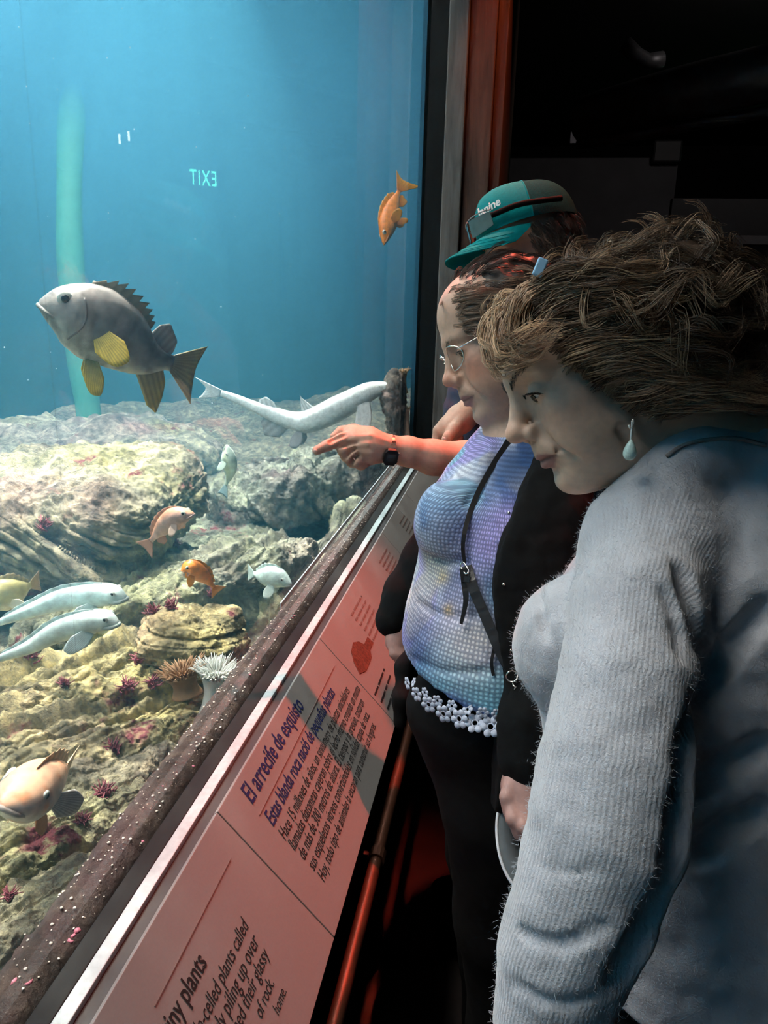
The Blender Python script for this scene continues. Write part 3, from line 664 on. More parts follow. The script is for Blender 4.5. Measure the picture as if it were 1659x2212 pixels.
class Fish:
    def __init__(s, name, spine, height, width, label, up=(0, 1, .0), top=None, bot=None, wid=None, colf=None, group='fish in the tank', cat='fish', n=44, belly=1.0, eye=None, eye_r=.03, rad_n=24, mouth=True, pure=False):
        P = spline([at(*q) for q in spine], n); s.P = P; s.L = np.linalg.norm(np.diff(P, axis=0), axis=1).sum(); s.n = n
        u = cdir(*up); t = np.gradient(P, axis=0); t /= np.linalg.norm(t, axis=1)[:, None]
        U = u-t*(t@u)[:, None]; U /= np.linalg.norm(U, axis=1)[:, None]; S = np.cross(U, t); s.t, s.U, s.S = t, U, S
        q = np.linspace(0, 1, n); s.top = interp(q, top)*height; s.bot = interp(q, bot)*height*belly; s.wid = interp(q, wid)*width; s.h = height
        for _ in range(2):
            for a in (s.top, s.bot, s.wid): a[1:-1] = (a[:-2]+2*a[1:-1]+a[2:])/4
        a = np.linspace(0, 2*math.pi, rad_n, endpoint=False); ca, sa = np.cos(a), np.sin(a)
        zc = np.where(sa >= 0, sa[None, :]*s.top[:, None], sa[None, :]*s.bot[:, None]); yc = np.sign(ca)*np.abs(ca)**.9
        V = P[:, None]+S[:, None]*(yc[None, :]*s.wid[:, None])[..., None]+U[:, None]*zc[..., None]
        V = V.reshape(-1, 3); R_ = rad_n
        F = [(i*R_+j, i*R_+(j+1) % R_, (i+1)*R_+(j+1) % R_, (i+1)*R_+j) for i in range(n-1) for j in range(R_)]+[tuple(range(R_-1, -1, -1)), tuple(range((n-1)*R_, n*R_))]
        ss = np.repeat(q, R_); hh = np.tile(sa, n); C = colf(ss, hh, V)
        s.root = empty(name, tuple(P[n//2]), label, cat, group); s.colf = colf
        s.body = adopt(mesh_obj('body', V, F, M_fish, col=C), s.root)
        if eye:
            for sd in (-1, 1):
                i, fh = eye; k = int(i*(n-1)); zz_ = fh*s.top[k]; yy = s.wid[k]*math.sqrt(max(0, 1-fh*fh))**.9
                c = P[k]+U[k]*zz_+S[k]*sd*yy*.90
                v, f = IV2, IF2; r = eye_r
                M3 = np.stack([t[k], S[k]*sd, U[k]], 1); e = adopt(mesh_obj('eye', (v*np.array([1, .55, 1])*r)@M3.T+c, f, M_eyew), s.root)
                pu = mesh_obj('pupil', (v*np.array([.55, .3, .55])*r)@M3.T+c+S[k]*sd*r*.36, f, M_pup); pu.parent = e
        if mouth:
            k0 = 0; m_ = []
            for sd in (1, -1):
                seq = [(.17, .72), (.09, .85), (.025, .9)]
                for a_, w_ in (seq if sd > 0 else seq[::-1]):
                    k = a_*(n-1); i0 = int(k); m_.append(P[i0]+S[i0]*sd*np.interp(k, range(n), s.wid)*w_*1.02-U[i0]*np.interp(k, range(n), s.bot)*.38)
                if sd > 0: m_.append(P[0]-t[0]*.004*s.L-U[0]*s.bot[0]*.3)
            b = MB(); b.tube(spline(m_, 24), .016*s.L, 7); adopt(b.obj('lip', M_fish, smooth=True, col=np.tile(colf(np.array([.03]), np.array([-.4]), V[:1]), (24*7, 1))*.62), s.root)
    def pt(s, a, u=0, sd=0):
        k = np.clip(a, 0, 1)*(s.n-1); g = lambda arr: np.array([np.interp(k, range(s.n), arr[:, j]) for j in range(3)])
        ex = (a-1)*s.L if a > 1 else 0
        return g(s.P)+g(s.t)*ex+g(s.U)*u+g(s.S)*sd
    def med(s, name, a0, a1, up, prof, c0, c1, lean=.0, n=22, scal=0, sink=.75):
        """median fin between stations a0..a1; prof = list of (fraction, height)"""
        fr = np.linspace(0, 1, n); base, tip = [], []
        for i, q in enumerate(fr):
            a = a0+(a1-a0)*q; k = np.clip(a, 0, 1)*(s.n-1); e = np.interp(k, range(s.n), s.top if up > 0 else s.bot); h = interp(q, prof)*s.h*(1-scal*(i % 2))
            base.append(s.pt(a, up*e*sink)); tip.append(s.pt(min(a+lean*h/s.L, 1.2), up*(e+h)))
        s._fin(name, base, tip, c0, c1)
    def _fin(s, name, base, tip, c0, c1):
        v, f, tt = fin_geo(base, tip, th=.004*s.L); c = np.asarray(c0)[None]*(1-tt)[:, None]+np.asarray(c1)[None]*tt[:, None]; k_ = len(tt)//2//len(base); ry = np.tile(np.repeat(np.arange(len(base)) % 2, k_), 2); c = c*(1-.38*ry)[:, None]; adopt(mesh_obj(name, v, f, M_fin, col=c), s.root)
    def tail(s, length, hi, lo, fork, c0, c1, skew=0):
        base = [s.pt(1.0, z*min(s.top[-1], s.bot[-1])*1.1) for z in np.linspace(-1, 1, 23)]; tip = []
        for z in np.linspace(-1, 1, 23): tip.append(s.pt(1+(length*(1-fork*(1-abs(z)**1.5))+skew*z)/s.L, (hi if z > 0 else lo)*z))
        s._fin('tail_fin', base, tip, c0, c1)
    def pair(s, name, a, fu, length, spread, back, down, out, c0, c1, sides=(1, -1), n=23):
        for sd in sides:
            k = a*(s.n-1); i = int(k); w = s.wid[i]; z = fu*(s.top[i] if fu > 0 else s.bot[i]); yy = w*math.sqrt(max(0, 1-fu*fu))
            c = s.P[i]+s.U[i]*z+s.S[i]*sd*yy*.85; d = s.t[i]*back-s.U[i]*down+s.S[i]*sd*out; d /= np.linalg.norm(d)
            e = np.cross(d, s.S[i]); e = e/np.linalg.norm(e); base, tip = [], []
            for q in np.linspace(-1, 1, n): base.append(c+e*q*length*.16); tip.append(c+d*length*(1-.55*abs(q)**3+.08*q)+e*np.sign(q)*abs(q)**.85*length*spread)
            s._fin(name, base, tip, c0, c1)
IV2, IF2 = ico_geo(3)
def mottle(c_top, c_side, c_bel, spot=None, f=20, amt=.35, seed=0):
    ct, cs, cb = map(np.asarray, (c_top, c_side, c_bel))
    def fn(s, h, V):
        k = sstep(-.7, -.1, h)[:, None]; c = cb*(1-k)+cs*k; k = sstep(.25, .8, h)[:, None]; c = c*(1-k)+ct*k
        nz = fbm(V*f+seed, 3)[:, None]; c = c*(1+amt*nz)
        if spot is not None: k = sstep(.25, .5, fbm(V*f*1.6+seed+5, 2))[:, None]*.75; c = c*(1-k)+np.asarray(spot)*k
        return np.clip(c, .01, 1)
    return fn
ROCKFISH = dict(top=[(0,.10),(.04,.24),(.15,.52),(.3,.86),(.42,1),(.6,.86),(.8,.48),(.93,.24),(1,.22)], bot=[(0,.10),(.04,.28),(.12,.52),(.28,.86),(.42,1),(.6,.86),(.78,.50),(.92,.24),(1,.22)], wid=[(0,.2),(.05,.46),(.16,.80),(.3,1),(.5,.9),(.75,.45),(.95,.14),(1,.10)])
Y0, Y1 = (.62, .50, .10), (.85, .62, .08)
f1 = Fish('rockfish', [(84, 656, 1.60), (150, 672, 1.63), (235, 715, 1.67), (310, 768, 1.72), (372, 785, 1.77)], 0.084, .062, 'big grey rockfish with yellow fins swimming in open water', up=(.40, .88, .15), colf=mottle((.22, .21, .20), (.25, .24, .225), (.42, .44, .39), spot=(.10, .09, .085), f=30, amt=.6), eye=(.20, .50), eye_r=.0160, group=None, **ROCKFISH)
f1.med('spiny_dorsal_fin', .30, .68, 1, [(0, .1), (.25, .34), (.6, .32), (1, .16)], (.16, .15, .10), (.30, .28, .20), .5, 20, .5)
f1.med('soft_dorsal_fin', .70, .96, 1, [(0, .25), (.3, .52), (.8, .34), (1, .1)], (.36, .37, .36), (.52, .54, .52), .9, 12)
f1.med('anal_fin', .74, .93, -1, [(0, .7), (.25, 1.0), (.7, .66), (1, .3)], (.42, .36, .20), (.62, .48, .12), .7, 11)
for sd_ in (1, -1):
    b = MB(); b.tube(spline([f1.pt(.30+.055*math.sin(q*math.pi), f1.top[14]*(.55-1.25*q), sd_*f1.wid[14]*math.sqrt(max(.05, 1-(.55-1.25*q)**2))) for q in np.linspace(0, 1, 12)], 20), .0022, 6); adopt(b.obj('gill_edge', M_fish, smooth=True, col=np.tile(np.array([[.13, .12, .12]]), (120, 1))), f1.root)
f1.tail(.075, .060, .085, .18, (.34, .30, .20), (.50, .42, .18))
f1.pair('pectoral_fin', .46, -.10, .088, .36, .85, .42, .52, Y0, Y1)
f1.pair('pelvic_fin', .50, -.88, .078, .28, .55, .80, .22, (.70, .62, .25), Y1)
OR0, OR1 = (.80, .24, .03), (.88, .40, .05)
f2 = Fish('orange_rockfish', [(829, 527, 3.40), (836, 490, 3.41), (849, 445, 3.43), (862, 412, 3.45)], .044, .028, 'orange rockfish diving head down near the timber pier', up=(-.9, .25, .35), colf=mottle((.85, .24, .03), (.85, .30, .06), (.78, .40, .16), f=40), eye=(.2, .45), eye_r=.011, **ROCKFISH)
f2.med('dorsal_fin', .30, .9, 1, [(0, .1), (.4, .4), (.8, .5), (1, .2)], OR0, OR1, .5, 16, .2); f2.med('anal_fin', .7, .92, -1, [(0, .4), (.4, .8), (1, .3)], OR0, OR1, .8)
f2.tail(.085, .046, .095, .3, OR0, OR1); f2.pair('pectoral_fin', .40, -.2, .065, .35, .8, .3, .5, OR0, OR1); f2.pair('pelvic_fin', .45, -.85, .052, .3, .5, .8, .2, OR0, OR1)
SHARK = dict(top=[(0,.10),(.05,.42),(.15,.78),(.3,1),(.45,.95),(.6,.72),(.8,.42),(1,.28)], bot=[(0,.08),(.05,.36),(.15,.72),(.3,1),(.45,.85),(.6,.62),(.8,.36),(1,.25)], wid=[(0,.15),(.05,.5),(.15,.85),(.3,1),(.5,.8),(.7,.45),(1,.2)])
f3 = Fish('leopard_shark', [(855, 832, 3.50), (800, 846, 3.52), (735, 880, 3.54), (672, 910, 3.56), (632, 910, 3.58), (570, 888, 3.60), (515, 864, 3.62), (478, 850, 3.62)], .060, .050, 'pale slender shark bending across the tank above the pointing hand', up=(-.05, .95, .30), colf=mottle((.80, .86, .86), (.72, .78, .78), (.50, .52, .52), f=14, amt=.15), eye=(.10, .35), eye_r=.005, group=None, n=70, mouth=False, cat='shark', **SHARK)
SK0, SK1 = (.70, .76, .77), (.80, .86, .86)
f3.med('dorsal_fin', .38, .48, 1, [(0, .9), (.3, 1.25), (.7, .75), (1, .2)], SK0, SK1, 1.0, 9); f3.med('rear_dorsal_fin', .66, .74, 1, [(0, .35), (.4, .6), (1, .2)], SK0, SK1, .8, 7)
f3.med('anal_fin', .58, .70, -1, [(0, .9), (.4, 1.3), (1, .4)], (.45, .45, .45), (.42, .42, .43), .6, 8)
f3.tail(.12, .030, .060, .35, SK0, SK1, .02); f3.pair('pectoral_fin', .20, -.55, .17, .22, .45, .85, .35, SK0, (.9, .93, .92)); f3.pair('pelvic_fin', .52, -.8, .085, .35, .3, .9, .25, (.42, .42, .43), (.40, .40, .42))
f4 = Fish('pink_rockfish', [(419, 1110, 1.92), (385, 1116, 1.93), (352, 1140, 1.95), (326, 1168, 1.97)], .030, .023, 'dull pink fish hovering in the shadow under the boulder', up=(-.35, .9, .2), colf=mottle((.62, .32, .20), (.52, .36, .32), (.55, .42, .38), f=40), eye=(.17, .45), eye_r=.007, **ROCKFISH)
f4.med('dorsal_fin', .28, .92, 1, [(0, .1), (.4, .35), (.8, .42), (1, .15)], (.6, .28, .16), (.6, .3, .2), .5, 16, .25); f4.tail(.036, .026, .034, .15, (.55, .3, .22), (.6, .34, .26)); f4.pair('pectoral_fin', .38, -.3, .036, .3, .6, .7, .4, (.6, .42, .34), (.7, .55, .45)); f4.med('anal_fin', .72, .9, -1, [(0, .4), (.4, .6), (1, .2)], (.55, .3, .22), (.6, .35, .25), .7)
f5 = Fish('vermilion_rockfish', [(392, 1232, 1.92), (412, 1226, 1.93), (440, 1246, 1.95), (462, 1268, 1.97)], .024, .020, 'small bright orange fish resting over the yellow knob', up=(.3, .92, .2), colf=mottle((.92, .30, .05), (.92, .34, .08), (.9, .42, .18), f=40, amt=.2), eye=(.2, .45), eye_r=.005, **ROCKFISH)
f5.med('dorsal_fin', .3, .9, 1, [(0, .1), (.5, .4), (1, .2)], OR0, OR1, .5, 14, .25); f5.tail(.022, .024, .026, .1, OR0, (.95, .5, .2)); f5.pair('pectoral_fin', .42, -.4, .030, .35, .3, .9, .35, OR0, OR1); f5.pair('pelvic_fin', .5, -.85, .024, .3, .4, .9, .2, OR0, OR1)
PAL = dict(colf=mottle((.66, .84, .82), (.62, .80, .78), (.72, .86, .84), f=24, amt=.2))
f6 = Fish('pale_rockfish', [(629, 1264, 2.18), (600, 1248, 2.19), (568, 1244, 2.2), (548, 1240, 2.22)], .033, .026, 'pale greenish fish near the glass beside the sill', up=(.1, .95, .2), eye=(.2, .4), eye_r=.005, **PAL, **ROCKFISH)
f6.tail(.024, .028, .024, .1, (.55, .75, .72), (.62, .8, .78)); f6.med('dorsal_fin', .3, .9, 1, [(0, .1), (.5, .35), (1, .2)], (.5, .7, .66), (.6, .78, .75), .4, 14, .25); f6.pair('pectoral_fin', .42, -.5, .045, .35, .2, 1, .3, (.6, .8, .78), (.75, .9, .88))
f7 = Fish('upright_fish', [(490, 962, 2.55), (494, 990, 2.57), (496, 1020, 2.6), (488, 1048, 2.62)], .028, .024, 'pale fish standing upright between boulder and grey slab', up=(.8, .2, .5), eye=(.2, .4), eye_r=.005, colf=mottle((.62, .80, .72), (.70, .82, .62), (.66, .84, .80), f=24, amt=.2), **ROCKFISH)
f7.tail(.045, .024, .024, .15, (.45, .65, .66), (.40, .62, .68)); f7.pair('pectoral_fin', .35, 0, .04, .3, .6, .4, .7, (.6, .8, .7), (.7, .88, .82))
LING = dict(top=[(0,.15),(.05,.5),(.15,.82),(.3,1),(.5,.95),(.75,.6),(.95,.28),(1,.26)], bot=[(0,.15),(.05,.5),(.15,.85),(.3,1),(.5,.95),(.75,.55),(.95,.26),(1,.24)], wid=[(0,.25),(.06,.6),(.16,1),(.35,.95),(.6,.7),(1,.15)])
f8 = Fish('long_pale_fish', [(273, 1292, 1.66), (225, 1284, 1.66), (140, 1294, 1.66), (60, 1322, 1.66), (-20, 1352, 1.66)], .027, .026, 'upper of the two long pale fish lying on the reef', up=(.05, .95, .3), eye=(.14, .55), eye_r=.006, group='long pale fish', **PAL, **LING)
f9 = Fish('long_pale_fish', [(256, 1347, 1.56), (210, 1340, 1.56), (130, 1362, 1.56), (60, 1400, 1.56), (-30, 1432, 1.56)], .025, .024, 'lower of the two long pale fish lying on the reef', up=(.05, .95, .3), eye=(.14, .55), eye_r=.006, group='long pale fish', colf=mottle((.66, .80, .78), (.60, .74, .70), (.62, .74, .68), f=24, amt=.3), **LING)
for q in (f8, f9):
    q.med('dorsal_fin', .25, .9, 1, [(0, .1), (.3, .3), (.8, .25), (1, .1)], (.5, .7, .68), (.6, .78, .76), .5, 18, .2); q.tail(.05, .03, .03, .1, (.55, .75, .74), (.6, .8, .8)); q.pair('pectoral_fin', .32, -.6, .06, .3, .8, .4, .5, (.6, .8, .8), (.75, .92, .92))
f10 = Fish('white_fronted_rockfish', [(2, 1742, 1.04), (45, 1722, 1.09), (85, 1698, 1.16), (120, 1676, 1.24), (140, 1662, 1.30)], .044, .040, 'white and orange rockfish at the bottom left of the tank', up=(.35, .88, .15), colf=mottle((.85, .50, .32), (.82, .66, .58), (.86, .82, .76), spot=(.80, .32, .14), f=22, amt=.2), eye=(.26, .42), eye_r=.008, group=None, **ROCKFISH)
f10.med('dorsal_fin', .3, .95, 1, [(0, .1), (.4, .35), (.8, .4), (1, .2)], (.8, .45, .2), (.85, .55, .3), .5, 16, .3); f10.tail(.05, .035, .035, .1, (.85, .55, .3), (.9, .7, .45)); f10.pair('pectoral_fin', .46, -.15, .062, .36, .9, .2, .55, (.86, .84, .80), (.92, .90, .88)); f10.pair('pelvic_fin', .5, -.85, .05, .3, .7, .7, .25, (.85, .40, .18), (.85, .42, .2)); f10.med('anal_fin', .75, .93, -1, [(0, .4), (.4, .6), (1, .2)], OR0, OR1, .7)
f11 = Fish('olive_rockfish', [(-45, 1290, 1.78), (0, 1286, 1.78), (40, 1276, 1.80), (66, 1264, 1.83)], .040, .03, 'olive and white fish cut by the left edge of the photo', up=(.1, .95, .2), colf=mottle((.50, .46, .20), (.60, .58, .30), (.80, .80, .66), f=18), eye=None, **ROCKFISH)
f11.tail(.03, .028, .028, .1, (.6, .5, .3), (.6, .45, .3)); f11.med('dorsal_fin', .3, .95, 1, [(0, .1), (.4, .35), (1, .2)], (.5, .45, .25), (.6, .5, .3), .4, 14, .3); f11.pair('pectoral_fin', .45, -.3, .04, .35, .8, .4, .4, (.7, .7, .5), (.85, .85, .7))

# ---- anemones and sponge
def anemone(name, base, tip, r0, r1, m, m2, label, ntent=160, tl=.03):
    base, tip = np.asarray(base), np.asarray(tip); root = empty(name, tuple(base), label, 'anemone'); ax = tip-base; ln = np.linalg.norm(ax); ax /= ln
    q = np.linspace(0, 1, 14); b = MB(); b.tube([base+ax*ln*x for x in q], [r0*(1-.25*math.sin(x*math.pi)) + (r1-r0)*x**4 for x in q], 18); adopt(b.obj('column', m, smooth=True), root)
    b = MB(); a = np.cross(ax, [0, 0, 1.]); a /= np.linalg.norm(a); c = np.cross(ax, a)
    for _ in range(ntent):
        th = random.uniform(0, 2*math.pi); rr = r1*math.sqrt(random.uniform(.1, 1)); d = a*math.cos(th)+c*math.sin(th); p = tip+d*rr
        e = p+(ax*random.uniform(.4, 1)+d*random.uniform(.2, 1.1))*tl*random.uniform(.5, 1); b.tube([p, (p+e)/2+ax*tl*.1, e], [.0022, .0018, .0006], 5)
    t_ = b.obj('tentacles', m2, smooth=True); t_['kind'] = 'stuff'; adopt(t_, root); return root
M_wan = mat('white_anemone', (.82, .86, .80), .5, var=.1, sss=.0); M_yan = mat('tan_anemone', (.62, .42, .22), .6)
anemone('plume_anemone', at(458, 1545, 1.66), at(470, 1455, 1.64), .030, .040, M_wan, M_wan, 'thick white plumose anemone beside the sill', 320, .030)
anemone('tan_anemone', at(872, 850, 3.6), at(868, 806, 3.58), .022, .026, M_yan, M_yan, 'tan anemone on the rock at the far end of the window', 90, .03)
anemone('pink_anemone', at(880, 945, 3.6), at(876, 885, 3.58), .016, .02, mat('peach_anemone', (.72, .46, .34), .6), M_yan, 'peach coloured growth low on the upright rock', 60, .02)
anemone('orange_tuft', at(405, 1500, 1.66), at(393, 1455, 1.65), .034, .04, mat('rust_tuft', (.42, .24, .12), .8), mat('rust_tentacle', (.5, .3, .16), .8), 'rusty brown tuft left of the white anemone', 200, .03)
# red algae tufts on the rocks
from mathutils.bvhtree import BVHTree
_rk = [o_ for o_ in COL.objects if o_.get('category') == 'rock']; _v, _f, _k = [], [], 0
for o_ in _rk:
    a_ = np.zeros(len(o_.data.vertices)*3, dtype=np.float32); o_.data.vertices.foreach_get('co', a_); l_ = np.zeros(len(o_.data.loops), dtype=np.int32); o_.data.loops.foreach_get('vertex_index', l_)
    _v.append(a_.reshape(-1, 3)); _f.append(l_.reshape(-1, 4)+_k); _k += len(a_)//3
REEF = BVHTree.FromPolygons(np.concatenate(_v).tolist(), np.concatenate(_f).tolist())
def reef_hit(px, py):
    h = REEF.ray_cast(Vector(CAM), Vector(ray(px, py))); return np.array(h[0]) if h[0] is not None else None
def tufts(pix, m, label):
    b = MB()
    for (x, y, d, r) in pix:
        c = reef_hit(x, y)
        if c is None: continue
        for _ in range(38):
            v = rng.normal(size=3); v[2] = abs(v[2])+.3; v /= np.linalg.norm(v); w_ = rng.normal(size=3)*.3; e = c+v*r*random.uniform(.5, 1.1)
            b.tube([c+w_*r*.5, (c+e)/2+w_*r*.4, e], [r*.07, r*.06, r*.02], 5)
    o = b.obj('red_algae', m, smooth=True); set_props(o, label, 'algae', kind='stuff')
tufts([(70, 1420, 1.36, .03), (300, 1430, 1.44, .03), (270, 1490, 1.36, .035), (330, 1478, 1.38, .03), (140, 1480, 1.34, .022), (245, 1620, 1.22, .03), (225, 1720, 1.14, .03), (180, 1775, 1.12, .022), (370, 1315, 1.62, .03), (330, 1325, 1.62, .03), (455, 1285, 1.75, .03), (20, 1940, .98, .02), (100, 1140, 2.2, .04), (380, 1180, 2.3, .03)], mat('dark_red_algae', (.22, .05, .07), .7, var=.4), 'dark red tufts of algae dotted over the reef')
# bits drifting in the water
pts_ = np.array([at(random.uniform(0, 640), random.uniform(0, 880), random.uniform(2.0, 4)) for _ in range(60)]); scatter('drifting_specks', pts_, .0010+.0014*rng.random(60), mat('pale_speck', (.8, .9, .95), .5), None)
bpy.data.objects['drifting_specks']['label'] = 'tiny pale specks drifting in the open water'; bpy.data.objects['drifting_specks']['category'] = 'specks'

# ================================================================== PEOPLE
M_skin = mat('skin', (1, 1, 1), .50, var=.07, scale=140, bump=.10, spec=.35, col_attr=True, bdist=.0008)
M_hair = mat('hair', (1, 1, 1), .48, var=.0, bump=0, spec=.35, col_attr=True)
M_eye = mat('eye_white', (.62, .60, .56), .12, var=.03, bump=0); M_iris = mat('iris', (.05, .035, .02), .08, var=.3, scale=900, bump=0)
M_lash = mat('lash', (.012, .010, .009), .6, bump=0)
M_gold = mat('silvery_metal', (.72, .68, .60), .22, metal=1.0, var=.05, bump=0)
def frame_of(fwd, up):
    f = fwd/np.linalg.norm(fwd); u = up-f*(up@f); u /= np.linalg.norm(u); l = np.cross(u, f); return np.stack([f, l, u], 1)
def head_prims(s, R, t, fold=.5, jowl=1.0, nose=1.0, male=0.0, ear=True, ez=0.0, ex=0.0, smile=0.0, crown=1.0):
    """adult head; local axes: x forward, y to the person's left, z up; origin between the ears at eye level"""
    s.frame(R, t); e = s.ell
    e((-.014, 0, .040*crown), (.096, .077, .088*crown), .0); e((.040, 0, .045*crown), (.046, .061, .056*crown), .03); e((.034, 0, -.030), (.052, .056, .072), .03)
    e((.026, 0, -.074), (.054, .052*jowl, .042), .03); e((.073, 0, -.107), (.018, .021, .016), .022); e((.060, 0, -.104), (.020, .030, .016), .02)
    for y in (-1, 1):
        e((.054, y*.043, -.030), (.026, .022, .022), .02); e((.053, y*.034*jowl, -.064), (.028, .023, .028), .022)
        s.cap((.084, y*.008, .021+ez*.7), (.068, y*.047, .019+ez*.7), .010, .008, .014)
        e((.096+ex, y*.031, .001+ez), (.021, .019, .0125), .013, 'sub')
        e((.0695+ex, y*.0315, .0005+ez), (.0140, .0165, .0120), .004)
    s.cap((.086-ex*.4, 0, .014+ez*.6), (.103*nose, 0, -.034), .0075, .0100, .014); e((.1055*nose, 0, -.0385), (.0125, .0118, .0105), .007)
    e((.079, 0, -.064), (.020, .027, .019), .016)
    for y in (-1, 1):
        e((.0945, y*.0125, -.0445), (.0105, .0075, .0088), .006); e((.0985, y*.0062, -.0525), (.0065, .0036, .0042), .003, 'sub')
        s.cap((.0945, y*.004, -.0715), (.077-.005*smile, y*(.024+.005*smile), -.0755+.004*smile), .0055, .0028, .005); s.cap((.0925, y*.003, -.0830), (.077-.005*smile, y*(.023+.005*smile), -.0785+.004*smile), .0062, .0030, .005)
        s.cap((.1005, 0, -.0770), (.086-.005*smile, y*(.0265+.004*smile), -.0768+.004*smile), .0017, .0009, .003, 'sub')
        if fold: s.cap((.0915, y*.0200, -.047), (.0735, y*.0395, -.084), .0012+.001*fold, .0010, .012, 'sub')
        if ear:
            e((-.012, y*.077, -.008), (.017, .007, .031), .006, R=np.array(Euler((0, .15, y*.35)).to_matrix())); e((-.008, y*.084, -.004), (.009, .004, .019), .005, 'sub'); e((-.002, y*.074, -.034), (.009, .006, .010), .006)
    e((.0965, 0, -.0945), (.009, .020, .0050), .010, 'sub')
    if male: e((.066, 0, -.108), (.024, .034, .018), .02); s.cap((.03, -.05, -.085), (.03, .05, -.085), .025, .025, .03)
def skin_col(v, R, t, base, cheek=.5, lips=(.34, .12, .11), seed=0):
    q = (v-t)@R; x, y, z = q.T; n = fbm(v*28+seed, 3)[:, None]; c = np.asarray(base)[None]*(1+.08*n)*np.ones((len(v), 1))
    red = np.array([1.10, .72, .66])
    def mixin(m, k): nonlocal c; m = np.clip(m, 0, 1)[:, None]; c = c*(1-m)+np.asarray(k)*m
    ay = np.abs(y)
    m = np.exp(-(((x-.066)/.026)**2+((ay-.044)/.022)**2+((z+.040)/.026)**2))*cheek; c = c*(1-m[:, None])+c*red*m[:, None]
    m = np.exp(-(((x-.112)/.018)**2+(ay/.018)**2+((z+.040)/.016)**2))*cheek*.7; c = c*(1-m[:, None])+c*red*m[:, None]
    hw = .0255; up_ = -.0765+.0085*(1-(ay/hw)**2)-.002*np.exp(-(ay/.004)**2); lo = -.0765-.0125*(1-(ay/hw)**2)
    m = sstep(.0015, -.0008, np.maximum(z-up_, lo-z))*sstep(.074, .078, x)*(ay < hw); mixin(m*.85, lips)
    m = np.exp(-(((z+.0769)/.0016)**2))*(ay < .027)*(x > .074); mixin(m*.7, np.asarray(lips)*.35)
    m = np.exp(-(((ay-.0315)/.017)**2+((z-.0005)/.011)**2))*(x > .06)*.35; c = c*(1-m[:, None])+c*np.array([.80, .70, .70])*m[:, None]
    return np.clip(c, .01, 1)
def strands_mesh(name, pts, rad, col, m, parent, sides=3):
    """pts S,K,3 rad S,K col S,K,3 -> thin tubes"""
    S, K, _ = pts.shape; t = np.gradient(pts, axis=1); t /= np.linalg.norm(t, axis=2, keepdims=True)+1e-9
    a = np.cross(t, np.array([.31, .52, .79])); a /= np.linalg.norm(a, axis=2, keepdims=True)+1e-9; b = np.cross(t, a)
    th = np.arange(sides)*2*math.pi/sides
    V = pts[:, :, None]+rad[:, :, None, None]*(a[:, :, None]*np.cos(th)[None, None, :, None]+b[:, :, None]*np.sin(th)[None, None, :, None])
    C = np.repeat(col[:, :, None], sides, 2); base = (np.arange(S)*K*sides)[:, None, None]; k = (np.arange(K-1)*sides)[None, :, None]; j = np.arange(sides)[None, None, :]; j2 = (j+1) % sides
    F = np.stack([base+k+j, base+k+j2, base+k+sides+j2, base+k+sides+j], -1).reshape(-1, 4)
    return mesh_obj(name, V.reshape(-1, 3), F, m, parent, True, col=C.reshape(-1, 3))
def locks_to_strands(locks, n, spread, K=14, r0=.00032, seed=3, taper=.35, conv=.45, fr=.004, colf=None):
    """locks: list of (ctrl points, spread scale, colour) -> strands that share a lock's path"""
    g = np.random.default_rng(seed); P, Rr, Cc = [], [], []; u = np.linspace(0, 1, K)
    for ctrl, sc, col in locks:
        p = spline(ctrl, K); t, Nn, Bb = frames_along(p)
        off = g.normal(size=(n, 2))*spread*sc; env = (1-conv*u**1.5)
        q = p[None]+(off[:, :1, None]*Nn[None]+off[:, 1:, None]*Bb[None])*env[None, :, None]
        ph = g.uniform(0, 6.28, (n, 2)); am = g.uniform(.2, 1, (n, 1))*fr*sc
        q = q+(np.sin(u[None]*9+ph[:, :1])*am*u[None])[..., None]*Nn[None]+(np.sin(u[None]*7+ph[:, 1:])*am*u[None])[..., None]*Bb[None]
        cut = g.uniform(.72, 1.0, n); uu = cut[:, None]*u[None]; ii = np.clip(uu*(K-1), 0, K-1.001); i0 = ii.astype(int); fr_ = (ii-i0)[..., None]
        q = np.take_along_axis(q, i0[..., None], 1)*(1-fr_)+np.take_along_axis(q, np.minimum(i0+1, K-1)[..., None], 1)*fr_
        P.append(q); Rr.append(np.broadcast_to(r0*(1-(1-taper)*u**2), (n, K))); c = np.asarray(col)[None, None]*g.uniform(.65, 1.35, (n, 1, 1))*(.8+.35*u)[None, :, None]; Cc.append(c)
    return np.concatenate(P), np.concatenate(Rr), np.clip(np.concatenate(Cc), .005, 1)
def brow_strands(R, t, ctrl, n, length, r, col, name, parent, lift=0.6, jit=.0016, seed=5):
    g = np.random.default_rng(seed); base = spline(ctrl, n); tan = np.gradient(base, axis=0); tan /= np.linalg.norm(tan, axis=1)[:, None]
    pts = np.zeros((n, 5, 3)); u = np.linspace(0, 1, 5)[:, None]
    for i in range(n):
        b = base[i]+np.array([.0004, 0, 0])+g.normal(size=3)*np.array([.0002, jit*.5, jit]); d = tan[i]*.8+np.array([.12, 0, lift]); d /= np.linalg.norm(d); pts[i] = b+d*length*u*g.uniform(.6, 1.1)+np.array([.10, 0, 0])*length*u*u
    w = pts@R.T+t; return strands_mesh(name, w, np.broadcast_to(r*(1-.7*u[:, 0]), (n, 5)), np.broadcast_to(np.asarray(col), (n, 5, 3)), M_hair, parent)
def lids(s, R, t, open_=.35, ez=0.0, ex=0.0):
    """(eyeballs are made as parts) carve the eye opening"""
    s.frame(R, t)
    for y in (-1, 1): s.cap((.0835+ex, y*.0235, -.0035+ez), (.0775+ex, y*.0405, -.0015+ez), .0022+.002*open_, .0018+.002*open_, .0015, 'sub')
